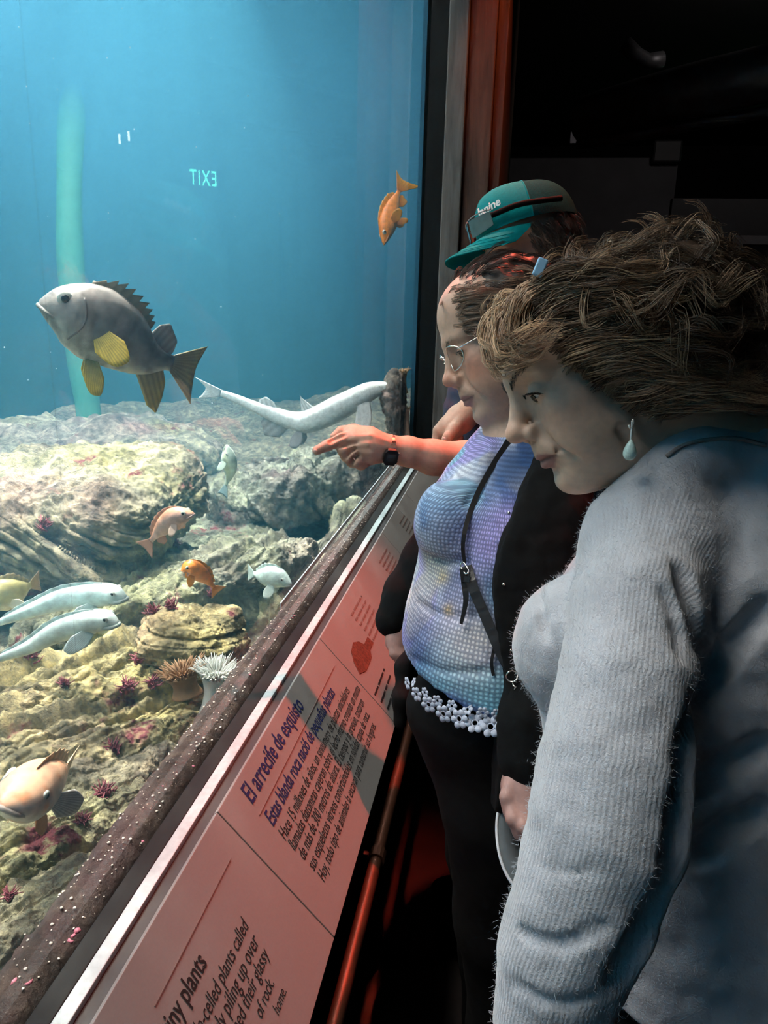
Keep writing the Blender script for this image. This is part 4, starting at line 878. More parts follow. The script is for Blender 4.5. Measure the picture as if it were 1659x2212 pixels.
def eyeballs(R, t, parent, down=.35, ez=0.0, ex=0.0):
    for y in (-1, 1):
        c = np.array([.0695+ex, y*.0315, -.0006+ez]); v = IV2*.0118; o = mesh_obj('eyeball', (v+c)@R.T+t, IF2, M_eye, parent)
        d = np.array([1, y*.05, -down]); d /= np.linalg.norm(d); F3 = frame_of(d, np.array([0, 0, 1.])); i = mesh_obj('iris', ((IV2*np.array([.0016, .0056, .0056]))@F3.T+c+d*.0110)@R.T+t, IF2, M_iris, o)
def finish_mesh(name, s, m, parent=None, smooth_it=2, disp=None, colf=None, label=None, attrs=None):
    v, f = s.mesh(); v = smooth_verts(v, f, smooth_it) if smooth_it else v
    if disp is not None: v = v+vnormals(v, f)*disp(v)[:, None]
    return mesh_obj(name, v, f, m, parent, True, col=None if colf is None else colf(v), attrs=None if attrs is None else {k: fn(v) for k, fn in attrs.items()})
CR, CU, CB = RGT, UPV, -FWD
def surf(s, px, py, d0=.4, d1=2.2):
    """depth at which the view ray of a pixel meets the modelled surface"""
    dd = np.linspace(d0, d1, 900); P = CAM[None]+ray(px, py)[None]*dd[:, None]; i = np.round((P-s.lo)/s.res).astype(int); ok = ((i >= 0) & (i < s.n)).all(1)
    v = np.full(len(dd), 1.0); v[ok] = s.d[tuple(i[ok].T)]; h = np.flatnonzero(v < 0); return dd[h[0]] if len(h) else None
def on_surf(s, pix, n, lift=.004, dflt=1.0):
    q = spline(np.array(pix, float), n); dd = np.array([(surf(s, *a_) or np.nan) for a_ in q]); ok = ~np.isnan(dd); dd = np.interp(np.arange(n), np.flatnonzero(ok), dd[ok]) if ok.any() else np.full(n, dflt)
    k = max(1, n//6); pad = np.concatenate([np.full(k, dd[0]), dd, np.full(k, dd[-1])]); dd = np.array([pad[i:i+2*k+1].mean() for i in range(n)])
    return [at(a_[0], a_[1], b_-lift) for a_, b_ in zip(q, dd)]
def groove(s, pix, w, k=None, depth=.3):
    k = min(.02, w*1.9) if k is None else k
    pts = []
    for q in spline(np.array(pix, float), 5*len(pix)):
        d = surf(s, *q)
        if d is not None: pts.append(at(q[0], q[1], d+w*depth))
    s.frame()
    for i in range(len(pts)-1):
        if np.linalg.norm(pts[i]-pts[i+1]) < .08: s.cap(pts[i], pts[i+1], w, w, k, 'sub')
CH = np.cross(np.array([0, 0, 1.]), RGT); CH /= np.linalg.norm(CH)   # horizontal direction away from the viewer
def rows(s, tab, k=.03, hz=.045, step=.03):
    """stack of ellipses: (py, left px, right px, depth of centre, half thickness along the view)"""
    tab = np.asarray(tab, float); n = max(4, int(np.abs(tab[-1, 0]-tab[0, 0])/FPX*tab[:, 3].mean()/step)); q = np.linspace(tab[0, 0], tab[-1, 0], n)
    g = [np.interp(q, tab[:, 0], tab[:, i]) for i in range(1, 5)]; B3 = np.stack([RGT, CH, np.array([0, 0, 1.])], 1)
    s.frame()
    for py, l, r, d, th in zip(q, *g): s.ell(at((l+r)/2, py, d), ((r-l)/2/FPX*d, th, hz), k, R=B3)
def path(tab):
    """(px, py, depth, radius px) -> points, radii"""
    return [at(a, b, c) for a, b, c, _ in tab], [r/FPX*c for _, _, c, r in tab]
def knit_mat(name, col, rib_attr=None, fuzz=.6, scale=420, sheen=.5, col2=None, ribf=1.0):
    m, nt, bs = new_mat(name); tc = N(nt, 'ShaderNodeNewGeometry').outputs['Position']; n = noise_n(nt, tc, scale, 3, .7); n2 = noise_n(nt, tc, 14, 3, .6)
    r = ramp(nt, n2.outputs['Fac'], [(.3, tuple(c*.86 for c in col)), (.7, tuple(min(1, c*1.1) for c in col))]); L(nt, r.outputs[0], bs.inputs['Base Color'])
    bs.inputs['Roughness'].default_value = .95; bs.inputs['Specular IOR Level'].default_value = .15; bs.inputs['Sheen Weight'].default_value = sheen; bs.inputs['Sheen Roughness'].default_value = .5
    prev = bump_n(nt, n.outputs['Fac'], bs, fuzz, .0018)
    if rib_attr:
        a = N(nt, 'ShaderNodeAttribute', attribute_name=rib_attr); w = N(nt, 'ShaderNodeMath', operation='MULTIPLY'); w.inputs[1].default_value = ribf; L(nt, a.outputs['Fac'], w.inputs[0])
        sn = N(nt, 'ShaderNodeMath', operation='SINE'); L(nt, w.outputs[0], sn.inputs[0]); am = N(nt, 'ShaderNodeAttribute', attribute_name=rib_attr+'m'); ml = N(nt, 'ShaderNodeMath', operation='MULTIPLY'); L(nt, sn.outputs[0], ml.inputs[0]); L(nt, am.outputs['Fac'], ml.inputs[1]); bump_n(nt, ml.outputs[0], bs, .20, .0010, prev)
    return m
M_blackcloth = mat('black_cloth', (.006, .007, .0075), .9, var=.3, scale=60, bump=.3, spec=.15); M_trouser = mat('black_trouser', (.004, .004, .0045), .9, var=.3, scale=80, bump=.2, spec=.12)

# ------------------------------------------------------------------ woman in the pale sweater (nearest)
R1 = frame_of(cdir(-.900, -.425, .06), cdir(-.42, .90, .02)); T1 = at(1100, 948, .838)-R1@np.array([.1185, 0, -.040]); EZ, EX = -.0085, .0045
SK1c = (.64, .44, .32)
s = Sdf(T1-np.array([.20, .17, .24]), T1+np.array([.22, .17, .17]), .0018)
head_prims(s, R1, T1, fold=1.1, jowl=1.10, nose=1.03, ear=True, ez=EZ, ex=EX, smile=1.0, crown=.80); lids(s, R1, T1, .5, EZ, EX)
s.cap((-.030, 0, -.05), (-.105, -.01, -.150), .056, .060, .035); s.ell((.020, 0, -.108), (.045, .042, .024), .03)
for a_, b_, w_ in (((.002, .062, -.066), (-.012, .052, -.130), .0020), ((-.018, .060, -.070), (-.030, .056, -.130), .0016), ((.026, .056, -.080), (.006, .046, -.130), .0012)): s.cap(a_, b_, w_, w_, .012, 'sub')
woman1 = finish_mesh('person', s, M_skin, None, 1, colf=lambda v: skin_col(v, R1, T1, SK1c, .55, (.30, .13, .12)))
set_props(woman1, 'woman with curly brown hair and pale fuzzy sweater, nearest the camera, smiling at the tank', 'person')
eyeballs(R1, T1, woman1, .35, EZ, EX)
for y in (-1, 1):
    brow_strands(R1, T1, [(.0955, y*.009, .007), (.0945, y*.018, .0115), (.0890, y*.034, .0185), (.077, y*.046, .0180), (.066, y*.054, .0130)], 150, .0065, .00030, (.055, .035, .025), 'eyebrow', woman1, .25)
    brow_strands(R1, T1, [(.0845+EX, y*.0215, -.0010+EZ), (.0862+EX, y*.030, .0026+EZ), (.0835+EX, y*.038, .0022+EZ), (.0765+EX, y*.0445, -.0010+EZ)], 90, .0075, .00030, (.006, .005, .005), 'eyelashes', woman1, -.15, .0005)
# hair
def hair_base(R, t, prims, res, m, parent, base, name='hair'):
    s = Sdf(t-np.array([.26, .24, .22]), t+np.array([.26, .24, .26]), res); s.frame(R, t)
    for c, r, k, op in prims: s.ell(c, r, k, op)
    return finish_mesh(name, s, m, parent, 2, disp=lambda v: .006*fbm(v*30, 3), colf=lambda v: np.clip(np.asarray(base)*(1+.5*fbm(v*np.array([60, 60, 25]), 3)[:, None]), .005, 1))
hair1 = hair_base(R1, T1, [((-.045, 0, .034), (.112, .098, .060), .0, 'add'), ((-.090, .0, -.008), (.085, .100, .078), .04, 'add'), ((-.075, 0, -.055), (.060, .096, .055), .03, 'add'), ((.030, 0, .066), (.050, .068, .032), .03, 'add'),
    ((.092, 0, .000), (.058, .095, .052), .02, 'sub'), ((.060, 0, -.060), (.074, .13, .074), .02, 'sub'), ((-.02, 0, -.155), (.10, .12, .05), .02, 'sub')], .004, M_hair, woman1, (.040, .026, .017))
g1 = np.random.default_rng(21)
def lock(R, t, pts): return np.asarray(pts, float)@R.T+t
locks = []
PAL1 = [(.32, .21, .13), (.23, .145, .09), (.15, .09, .055), (.46, .33, .21), (.09, .056, .036)]
HC, HR = np.array([-.042, 0, .010]), np.array([.118, .106, .076])
for i in range(1150):                                      # wavy locks over the whole scalp
    d = g1.normal(size=3); d /= np.linalg.norm(d)
    if d[2] < -.95 or (d[0] > .50 and d[2] < .62) or (d[0] > .12 and d[2] < .05) or (d[0] > -.25 and d[2] < -.45): continue
    p0 = HC+d*HR*g1.uniform(.86, 1.04)+np.array([0, 0, -.012 if d[2] < 0 else 0]); back = np.array([-1.0, d[1]*.25+g1.normal()*.25, -.25-.45*(1-d[2])+g1.normal()*.25]); v = back-d*(back@d)*.85+g1.normal(size=3)*.35; v /= np.linalg.norm(v); ln = g1.uniform(.05, .10)
    c = np.cross(v, d+g1.normal(size=3)*.25); c /= np.linalg.norm(c); amp = g1.uniform(.010, .030)*g1.choice([-1, 1]); o_ = lambda k, h: p0+v*ln*k+d*h-d*(ln*k)**2*3.2
    pts = [o_(0, -.012), o_(.25, .010)+c*amp*.6, o_(.5, .014)-c*amp*.3, o_(.78, .010)-c*amp*1.0, o_(1.0, .004)+c*amp*.3]
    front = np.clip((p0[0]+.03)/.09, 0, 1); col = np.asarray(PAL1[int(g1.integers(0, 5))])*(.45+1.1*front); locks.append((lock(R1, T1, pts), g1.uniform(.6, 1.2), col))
for i in range(90):                                        # swept fringe over the forehead, curling to the side
    y0 = g1.uniform(-.050, .058); z0 = g1.uniform(.062, .082); x0 = .054-.25*abs(y0)
    pts = [(x0-.035, y0*.9, z0), (x0+.020, y0+.004, z0+.010), (x0+.046, y0+.014, z0-.022), (x0+.038, y0+.034, z0-.034), (x0+.010, y0+.056, z0-.034+g1.normal()*.008)]
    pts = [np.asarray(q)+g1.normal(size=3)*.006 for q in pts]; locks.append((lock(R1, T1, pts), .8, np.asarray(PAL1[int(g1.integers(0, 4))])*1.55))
for i in range(250):                                       # hair drawn back over the temple and ear
    z0 = g1.uniform(-.098, .070); x0 = .052-.62*max(0, -z0)-.2*abs(z0-.03)*(z0 > 0); pts = [(x0, .064, z0+.020), (x0-.020, .084, z0+.018), (x0-.055, .099, z0+.002), (x0-.092, .104, z0-.018), (x0-.125, .096, z0-.034+g1.normal()*.012)]
    pts = [np.asarray(q)+g1.normal(size=3)*np.array([.005, .004, .006]) for q in pts]; locks.append((lock(R1, T1, pts), .8, np.asarray(PAL1[int(g1.integers(0, 4))])*(1-.3*(i % 2))))
for i in range(60):                                        # soft curls standing on top
    p0 = HC+np.array([g1.uniform(-.09, .085), g1.uniform(-.06, .06), .060]); d = np.array([g1.uniform(-1.0, .2), g1.normal()*.4, g1.uniform(.05, .36)]); d /= np.linalg.norm(d); c = np.cross(d, np.array([0, g1.choice([-1, 1]), .2])); c /= np.linalg.norm(c); ln = g1.uniform(.035, .065)
    pts = [p0-d*.02, p0+d*ln*.4+c*.014, p0+d*ln*.8+c*.004, p0+d*ln*.95-c*.018, p0+d*ln*.7-c*.034]; locks.append((lock(R1, T1, pts), .6, np.asarray(PAL1[int(g1.integers(0, 4))])*.9))
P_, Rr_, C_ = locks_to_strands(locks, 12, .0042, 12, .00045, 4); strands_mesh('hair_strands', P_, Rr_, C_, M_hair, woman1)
# blue hair clip
c0, c1 = at(1158, 598, .765), at(1174, 560, .765); ax = c1-c0; sd_ = np.cross(ax, CB); sd_ /= np.linalg.norm(sd_); b = MB(); v = []
for q in (c0, c1):
    for a_, e_ in ((-1, 0), (1, 0), (1, 1), (-1, 1)): v.append(q+sd_*a_*.0052+CB*(e_*.004))
b.add(v, [(0,1,2,3),(7,6,5,4),(0,4,5,1),(1,5,6,2),(2,6,7,3),(3,7,4,0)]); b.obj('hair_clip', mat('light_blue_clip', (.35, .62, .85), .3), woman1, bevel=.0015)['label'] = 'light blue hair clip'
# earring
ep = T1+R1@np.array([-.004, .085, -.040]); ee = at(1366, 908, 1.0); ed = (ep-CAM)@FWD; ep = at(1366, 908, ed)
b = MB(); b.tube(spline([ep, at(1364, 930, ed), at(1362, 955, ed)], 10), .0011, 8); M_ear = mat('pale_silver', (.75, .74, .70), .3, metal=.4, bump=0); er = b.obj('earring', M_ear, woman1, smooth=True)
b = MB(); hk = at(1368, 914, ed); b.tube(spline([at(1358, 918, ed), at(1362, 926, ed), at(1368, 914, ed), at(1367, 905, ed)], 12), .0010, 8); b.obj('hook', M_ear, er, smooth=True)
gc = at(1361, 972, ed); vv = IV2.copy(); vv = vv*np.array([1, 1, 1.0]); vv[:, 0] *= .0062*(1-.45*vv[:, 2]); vv[:, 1] *= .0062*(1-.45*vv[:, 2]); vv[:, 2] *= .0105
mesh_obj('drop_stone', vv+gc, IF2, mat('pale_green_crystal', (.55, .72, .66), .08, var=.15, scale=400, bump=0), er)
# sweater
arm_tab = [(1470, 1060, .92, 92), (1412, 1170, .82, 128), (1372, 1320, .73, 126), (1352, 1480, .69, 130), (1330, 1640, .665, 142), (1312, 1790, .655, 150), (1262, 1950, .655, 136), (1212, 2080, .665, 120), (1186, 2190, .675, 100), (1180, 2260, .68, 84), (1176, 2330, .685, 78)]
s = Sdf(at(1400, 1500, .8)-np.array([.36, .34, .52]), at(1400, 1500, .8)+np.array([.50, .42, .36]), .0042)
rows(s, [(1040, 1490, 1740, .90, .08), (1100, 1410, 1740, .89, .12), (1180, 1330, 1760, .88, .135), (1270, 1235, 1780, .88, .14), (1400, 1155, 1790, .88, .14), (1560, 1185, 1790, .88, .14), (1800, 1215, 1790, .88, .14), (2050, 1235, 1800, .88, .145), (2200, 1245, 1810, .88, .145)], .04, .05, .035)
s.ell(at(1222, 1385, .83), (.052, .06, .065), .05); s.ell(at(1560, 1010, .90), (.10, .09, .06), .05)
cp_, cr_ = path([(1300, 1165, .80, 40), (1352, 1115, .80, 44), (1405, 1060, .805, 48), (1455, 1010, .81, 48), (1520, 980, .82, 54), (1610, 975, .84, 60), (1700, 1000, .86, 60)]); s.frame(); s.chain(cp_, cr_, .03)
pts, rad = path(arm_tab); s.frame(); s.chain(pts, rad, .030)
pts2, rad2 = path([(1410, 1190, .97, 52), (1390, 1400, .975, 54), (1380, 1700, .965, 52), (1370, 2000, .955, 50)]); s.chain(pts2, rad2, .03)
for gp, gw in (([(1470, 1230), (1505, 1330), (1525, 1470)], .006), ([(1525, 1470), (1492, 1590), (1482, 1720), (1440, 1930), (1340, 2110)], .009), ([(1525, 1470), (1580, 1400), (1655, 1310)], .007), ([(1430, 1270), (1458, 1340), (1470, 1420)], .003), ([(1540, 1290), (1550, 1380), (1530, 1460)], .003),
    ([(1158, 1235), (1165, 1300), (1180, 1380)], .004), ([(1510, 1700), (1580, 1650), (1655, 1615)], .007), ([(1500, 1850), (1580, 1790), (1655, 1755)], .007), ([(1110, 2128), (1200, 2165), (1300, 2150)], .003), ([(1125, 2010), (1210, 2040), (1310, 2000)], .003), ([(1150, 1860), (1230, 1885), (1290, 1872)], .0012)):
    groove(s, gp, gw)
s.cut_plane(at(1430, 2165, .80), np.array([0, 0, -1.])*1+CR*.0)
pa, pb = at(1352, 1480, .69), at(1262, 1950, .655)
RB = {}
def rib_fn(v):
    best = np.full(len(v), 1e9); ang = np.zeros(len(v)); P = np.array(pts)
    for i in range(len(P)-1):
        a, b = P[i], P[i+1]; ab = b-a; h = np.clip(((v-a)@ab)/(ab@ab), 0, 1); q = v-a-h[:, None]*ab; d = np.linalg.norm(q, axis=1)
        u = -CB-ab*((-CB)@ab)/(ab@ab); u /= np.linalg.norm(u); w = np.cross(ab/np.linalg.norm(ab), u); an = np.arctan2(q@w, q@u)
        m = d < best; best[m] = d[m]; ang[m] = an[m]
    RB['m'] = sstep(.082, .066, best)
    return ang*88
def sw_disp(v): return .0022*fbm(v*26, 3)+.0018*pnoise(v*np.array([9, 9, 22]))
M_sweater = knit_mat('pale_fuzzy_knit', (.52, .53, .56), 'rib')
sweater = finish_mesh('sweater', s, M_sweater, woman1, 2, disp=sw_disp, attrs={'rib': rib_fn, 'ribm': lambda v: RB['m']}); sweater['label'] = 'pale blue grey fuzzy knitted sweater'
# fine fuzz standing off the knit
me_ = sweater.data; nv = len(me_.vertices); co = np.zeros(nv*3, dtype=np.float32); me_.vertices.foreach_get('co', co); co = co.reshape(-1, 3); no = np.zeros(nv*3, dtype=np.float32); me_.vertices.foreach_get('normal', no); no = no.reshape(-1, 3)
facing = ((co-CAM)*no).sum(1) < .12; idx = rng.choice(np.flatnonzero(facing), 26000); pz_ = co[idx]+rng.normal(size=(len(idx), 3))*.002; dr = no[idx]+rng.normal(size=(len(idx), 3))*.75; dr /= np.linalg.norm(dr, axis=1)[:, None]; ln = rng.uniform(.0020, .0050, (len(idx), 1))
u3 = np.array([0, .5, 1.0])[None, :, None]; fp = pz_[:, None]-no[idx][:, None]*.001+dr[:, None]*ln[:, None]*u3+rng.normal(size=(len(idx), 1, 3))*.0012*u3**2
fz = strands_mesh('sweater_fuzz', fp, np.broadcast_to(np.array([.00011, .00009, .00004])*1.3, (len(idx), 3)), np.full((len(idx), 3, 3), (.56, .58, .62)), M_hair, woman1); fz['kind'] = 'stuff'
# neckline seam, cuff and dark trousers
seam_ = on_surf(s, [(1440, 985), (1475, 962), (1525, 950), (1590, 947), (1655, 962)], 24, .004)
b = MB(); b.tube(seam_, .0022, 8); b.obj('neck_seam', mat('brown_grey_seam', (.26, .23, .22), .9), woman1, smooth=True)
s = Sdf(at(1420, 2300, .92)-np.array([.28, .24, .95]), at(1420, 2300, .92)+np.array([.30, .24, .20]), .008); s.frame()
hipc = at(1510, 2190, .89); z_ = np.array([0, 0, 1.])
for i in range(6): s.ell(hipc-z_*(.035*i), (.155, .140, .06), .04)
for sd_ in (-1, 1): a_ = hipc-z_*.14+CH*sd_*.070; s.chain([a_, a_-z_*.36, np.array([a_[0], a_[1], .10])], [.088, .066, .055], .03)
finish_mesh('trousers', s, M_trouser, woman1, 2)
for sd_ in (-1, 1):
    fx = np.array([hipc[0], hipc[1], 0])+np.array([CH[0], CH[1], 0])*sd_*.070; s = Sdf(fx-np.array([.20, .07, .01]), fx+np.array([.14, .07, .12]), .007); s.frame(); s.ell(fx+np.array([.03, 0, .045]), (.05, .042, .045), .01); s.ell(fx+np.array([-.07, 0, .032]), (.09, .042, .032), .03); s.cut_plane(fx+np.array([0, 0, .002]), np.array([0, 0, -1.])); finish_mesh('shoe', s, M_trouser, woman1, 1)

# ------------------------------------------------------------------ woman in the tie-dye blouse (second)
def hand_chain(s, pix, k=.006):
    p, r = path(pix); s.frame(); s.chain(p, r, k)
R2 = frame_of(cdir(-.925, -.365, .08), cdir(-.365, .925, .03)); T2 = at(959, 829, 1.215)-R2@np.array([.1165, 0, -.040])
SK2c = (.55, .36, .26)
s = Sdf(np.minimum(T2-np.array([.20, .20, 0]), at(850, 1380, 1.40)-.10)*np.array([1, 0, 0])+np.array([0, .70, .87]), T2+np.array([.28, .22, .15]), .0029)
head_prims(s, R2, T2, fold=.9, jowl=1.12, nose=1.0, ear=False, ez=-.006, ex=.002, crown=.92); lids(s, R2, T2, .25, -.006, .002)
s.cap((-.028, 0, -.05), (-.09, 0, -.165), .056, .060, .035); s.ell((.015, 0, -.108), (.05, .044, .026), .03)
s.frame(); s.chain([T2+R2@np.array([-.08, 0, -.155]), at(1130, 1000, 1.24), at(1120, 1200, 1.20)], [.058, .07, .08], .03)
hand_chain(s, [(1135, 1005, 1.24, 60), (1192, 1060, 1.13, 50), (1175, 1400, 1.03, 44), (1130, 1640, 1.005, 38)], .02); hand_chain(s, [(1120, 1005, 1.26, 60), (1060, 1050, 1.36, 50), (935, 1205, 1.43, 40), (878, 1290, 1.43, 30)], .02)
# far hand resting in the pocket and near hand gripping the hat brim, made in the same skin
hand_chain(s, [(872, 1300, 1.43, 28), (862, 1345, 1.42, 27), (858, 1385, 1.41, 27)], .01)
for q in ([(846, 1380, 1.40, 12), (852, 1412, 1.39, 11), (866, 1432, 1.39, 9)], [(856, 1385, 1.40, 12), (864, 1415, 1.39, 11), (876, 1438, 1.39, 9)], [(866, 1385, 1.405, 12), (874, 1415, 1.395, 11), (886, 1440, 1.395, 9)], [(874, 1385, 1.41, 11), (884, 1412, 1.40, 10), (894, 1432, 1.40, 8)], [(872, 1350, 1.40, 11), (884, 1375, 1.385, 10), (890, 1398, 1.38, 8)]): hand_chain(s, q, .004)
hand_chain(s, [(1128, 1660, 1.005, 38), (1126, 1700, .995, 40), (1132, 1738, .985, 42)], .012); hand_chain(s, [(1146, 1700, .995, 36), (1156, 1738, .985, 38)], .012)
for q in ([(1106, 1735, .975, 17), (1108, 1768, .960, 16), (1122, 1800, .962, 14), (1136, 1812, .975, 12)], [(1128, 1745, .972, 18), (1132, 1785, .952, 17), (1146, 1818, .955, 15), (1158, 1830, .968, 13)], [(1152, 1748, .972, 18), (1158, 1788, .952, 17), (1170, 1818, .955, 15), (1180, 1828, .968, 12)], [(1172, 1744, .978, 16), (1180, 1778, .960, 15), (1190, 1802, .962, 13)], [(1104, 1690, .985, 17), (1094, 1722, .975, 15), (1098, 1755, .975, 13)]): hand_chain(s, q, .004)
body2 = s.mesh()
def join_meshes(ms):
    V, F, k = [], [], 0
    for v, f in ms: V.append(smooth_verts(v, f, 1)); F.append(f+k); k += len(v)
    return np.concatenate(V), np.concatenate(F)
V, F = join_meshes([body2])
def sk2(v):
    c = skin_col(v, R2, T2, SK2c, 1.2, (.36, .17, .15), 3); far = np.linalg.norm(v-T2, axis=1) > .30; c[far] = np.array([.46, .26, .22])*(1+.15*fbm(v[far]*40, 3)[:, None]); return c
woman2 = mesh_obj('person', V, F, M_skin, None, True, col=sk2(V)); set_props(woman2, 'woman in glasses and a blue tie-dye blouse under a black cardigan, second from the camera', 'person')
eyeballs(R2, T2, woman2, .5, -.006, .002)
for y in (-1, 1): brow_strands(R2, T2, [(.0945, y*.010, .010), (.091, y*.020, .0145), (.083, y*.034, .0190), (.071, y*.046, .0160)], 90, .006, .00035, (.10, .07, .05), 'eyebrow', woman2, .25)
for y in (-1, 1): brow_strands(R2, T2, [(.0850, y*.0215, -.0080), (.0865, y*.030, -.0050), (.084, y*.038, -.0055), (.0770, y*.0445, -.0080)], 60, .005, .0003, (.02, .015, .012), 'eyelashes', woman2, -.3, .0005)
hair2 = hair_base(R2, T2, [((-.018, 0, .036), (.100, .082, .083), 0, 'add'), ((-.050, 0, -.010), (.070, .086, .075), .03, 'add'), ((.106, 0, -.012), (.058, .10, .064), .02, 'sub'), ((.062, 0, -.060), (.078, .12, .085), .02, 'sub'), ((-.02, 0, -.13), (.12, .12, .05), .02, 'sub')], .004, M_hair, woman2, (.045, .037, .031))
locks = []; g1 = np.random.default_rng(5); PAL2 = [(.12, .095, .075), (.08, .062, .05), (.30, .22, .15), (.40, .30, .21)]
HC, HR = np.array([-.016, 0, .036]), np.array([.102, .085, .086])
for i in range(520):
    d = g1.normal(size=3); d /= np.linalg.norm(d)
    if d[2] < -.7 or (d[0] > .60 and d[2] < .34) or (d[0] > .25 and d[2] < .1): continue
    p0 = HC+d*HR*g1.uniform(.92, 1.0); back = np.array([-1.0, d[1]*.2, -.35-.3*(1-d[2])]); v = back-d*(back@d)*1.0+g1.normal(size=3)*.12; v /= np.linalg.norm(v); ln = g1.uniform(.035, .06); o_ = lambda k, h: p0+v*ln*k+d*h-d*(ln*k)**2*4
    pts = [o_(0, -.004), o_(.3, .002), o_(.65, .003)+g1.normal(size=3)*.002, o_(1.0, .001)]; top = d[2] > .55
    locks.append((lock(R2, T2, pts), .8, np.asarray(PAL2[int(g1.integers(0, 2 if top else 4))])*(.45 if top else .9)))
for i in range(46):                                        # wispy side hair across the temple
    z0 = g1.uniform(.0, .07); pts = [(.070-.2*abs(z0-.02), .060, z0+.01), (.050, .076, z0+.004), (.015, .090, z0-.012), (-.025, .094, z0-.034)]; pts = [np.asarray(q)+g1.normal(size=3)*.004 for q in pts]; locks.append((lock(R2, T2, pts), .7, np.asarray((.36, .27, .20))))
P_, Rr_, C_ = locks_to_strands(locks, 10, .0028, 9, .00042, 9, fr=.002); strands_mesh('hair_strands', P_, Rr_, C_, M_hair, woman2)
# glasses
def L2(p): return np.asarray(p, float)@R2.T+T2
gl = None
for y in (-1, 1):
    a = np.linspace(0, 2*math.pi, 40); ring = [L2((.1035-.010*abs(math.cos(q)*.9+.3*y*math.cos(q))*.6-.012*(abs(y*.032+.025*math.cos(q))/.057)**2, y*.032+.0245*math.cos(q), -.012+.0190*math.sin(q))) for q in a]
    b = MB(); b.tube(ring, .0011, 7, cap=False); o = b.obj('glasses' if gl is None else 'rim', M_gold, woman2 if gl is None else gl, smooth=True); gl = gl or o
    vv = np.array(ring[:-1]); c = vv.mean(0); n_ = len(vv); mesh_obj('lens', np.vstack([vv+CB*.0004, vv-CB*.0004, [c], [c]]), [(i, (i+1) % n_, 2*n_) for i in range(n_)]+[(n_+(i+1) % n_, n_+i, 2*n_+1) for i in range(n_)], PM[1], gl)
    b = MB(); b.tube(spline([L2((.092, y*.056, -.004)), L2((.06, y*.074, -.001)), L2((.0, y*.086, .004)), L2((-.025, y*.086, -.004))], 14), .0010, 7); b.obj('temple_arm', M_gold, gl, smooth=True)
b = MB(); b.tube(spline([L2((.102, -.009, -.004)), L2((.108, 0, .000)), L2((.102, .009, -.004))], 8), .0011, 7); b.obj('bridge', M_gold, gl, smooth=True); gl['label'] = 'thin metal rimmed glasses'
b = MB(); e0 = at(1101, 868, 1.20); b.tube([e0, at(1100, 884, 1.20)], .0035, 8); b.obj('earring', mat('turquoise_drop', (.05, .42, .45), .3), woman2, smooth=True)
# blouse
s = Sdf(at(1020, 1250, 1.17)-np.array([.30, .30, .34]), at(1020, 1250, 1.17)+np.array([.34, .30, .34]), .0042)
BL = [(925, 1062, 1190, 1.275, 0.070), (970, 1022, 1225, 1.255, 0.112), (1030, 975, 1240, 1.235, 0.149), (1090, 935, 1250, 1.215, 0.158), (1150, 920, 1255, 1.205, 0.158), (1200, 920, 1255, 1.200, 0.153), (1260, 908, 1255, 1.195, 0.153), (1320, 888, 1255, 1.190, 0.158), (1390, 880, 1258, 1.185, 0.163), (1460, 884, 1262, 1.185, 0.166), (1530, 886, 1265, 1.185, 0.167), (1580, 890, 1265, 1.185, 0.167)]
rows(s, BL, .035, .04, .026); s.ell(at(958, 1120, 1.14), (.042, .06, .05), .04)
for gp, gw in (([(1080, 960), (1050, 1030), (1010, 1090)], .004), ([(920, 1200), (960, 1215), (1010, 1212)], .004), ([(900, 1300), (960, 1330), (1050, 1330)], .003), ([(885, 1420), (960, 1450), (1060, 1450)], .003)): groove(s, gp, gw)
sB = s; base_d = s.d.copy()
hemz = at(880, 1470, 1.10)[2]; hemz2 = at(1090, 1570, .99)[2]
s.cut_plane(at(985, 1530, 1.03), np.array([0, 0, -1.])-CR*.22)
sp0 = at(1090, 1200, 1.17)
def bl_u(v): q = v-sp0; return np.arctan2(q@CH, -(q@RGT))*.155
def bl_col(v):
    a = fbm(v*7+3, 3); b_ = fbm(v*5.5+20, 3); c_ = fbm(v*9+40, 2); c = np.array([.40, .48, .68])*np.ones((len(v), 1))
    def mx(m, k): nonlocal c; m = np.clip(m, 0, 1)[:, None]; c = c*(1-m)+np.asarray(k)*m
    mx(sstep(.0, .30, b_), (.70, .74, .78)); mx(sstep(.10, .4, a)*.9, (.36, .31, .66)); mx(sstep(.10, .34, -a)*.95, (.035, .11, .32)); mx(sstep(.15, .4, c_)*.8, (.20, .50, .60)); mx(sstep(.35, .5, -c_)*.6, (.68, .62, .48))
    for q, r, k in (((1010, 1140), .042, (.03, .10, .30)), ((905, 1400), .055, (.025, .085, .27)), ((1090, 1020), .05, (.03, .10, .28)), ((1075, 1240), .03, (.05, .14, .30)), ((1060, 1180), .05, (.42, .36, .72)), ((1000, 1330), .05, (.55, .52, .72)), ((960, 1060), .05, (.30, .48, .66)), ((955, 1245), .012, (.66, .42, .12)), ((968, 1318), .009, (.66, .42, .12)), ((1020, 1390), .05, (.66, .62, .60)), ((940, 1210), .04, (.66, .66, .58)), ((1120, 1000), .04, (.03, .10, .26)), ((1100, 1130), .03, (.40, .34, .70)), ((1080, 1290), .03, (.14, .30, .46))):
        d = surf(sB, *q); P = at(q[0], q[1], d or 1.1); mx(np.exp(-(np.linalg.norm(v-P, axis=1)/r)**2)*.85, k)
    return np.clip(c*.82*(1+.1*fbm(v*60, 2)[:, None]), .02, 1)
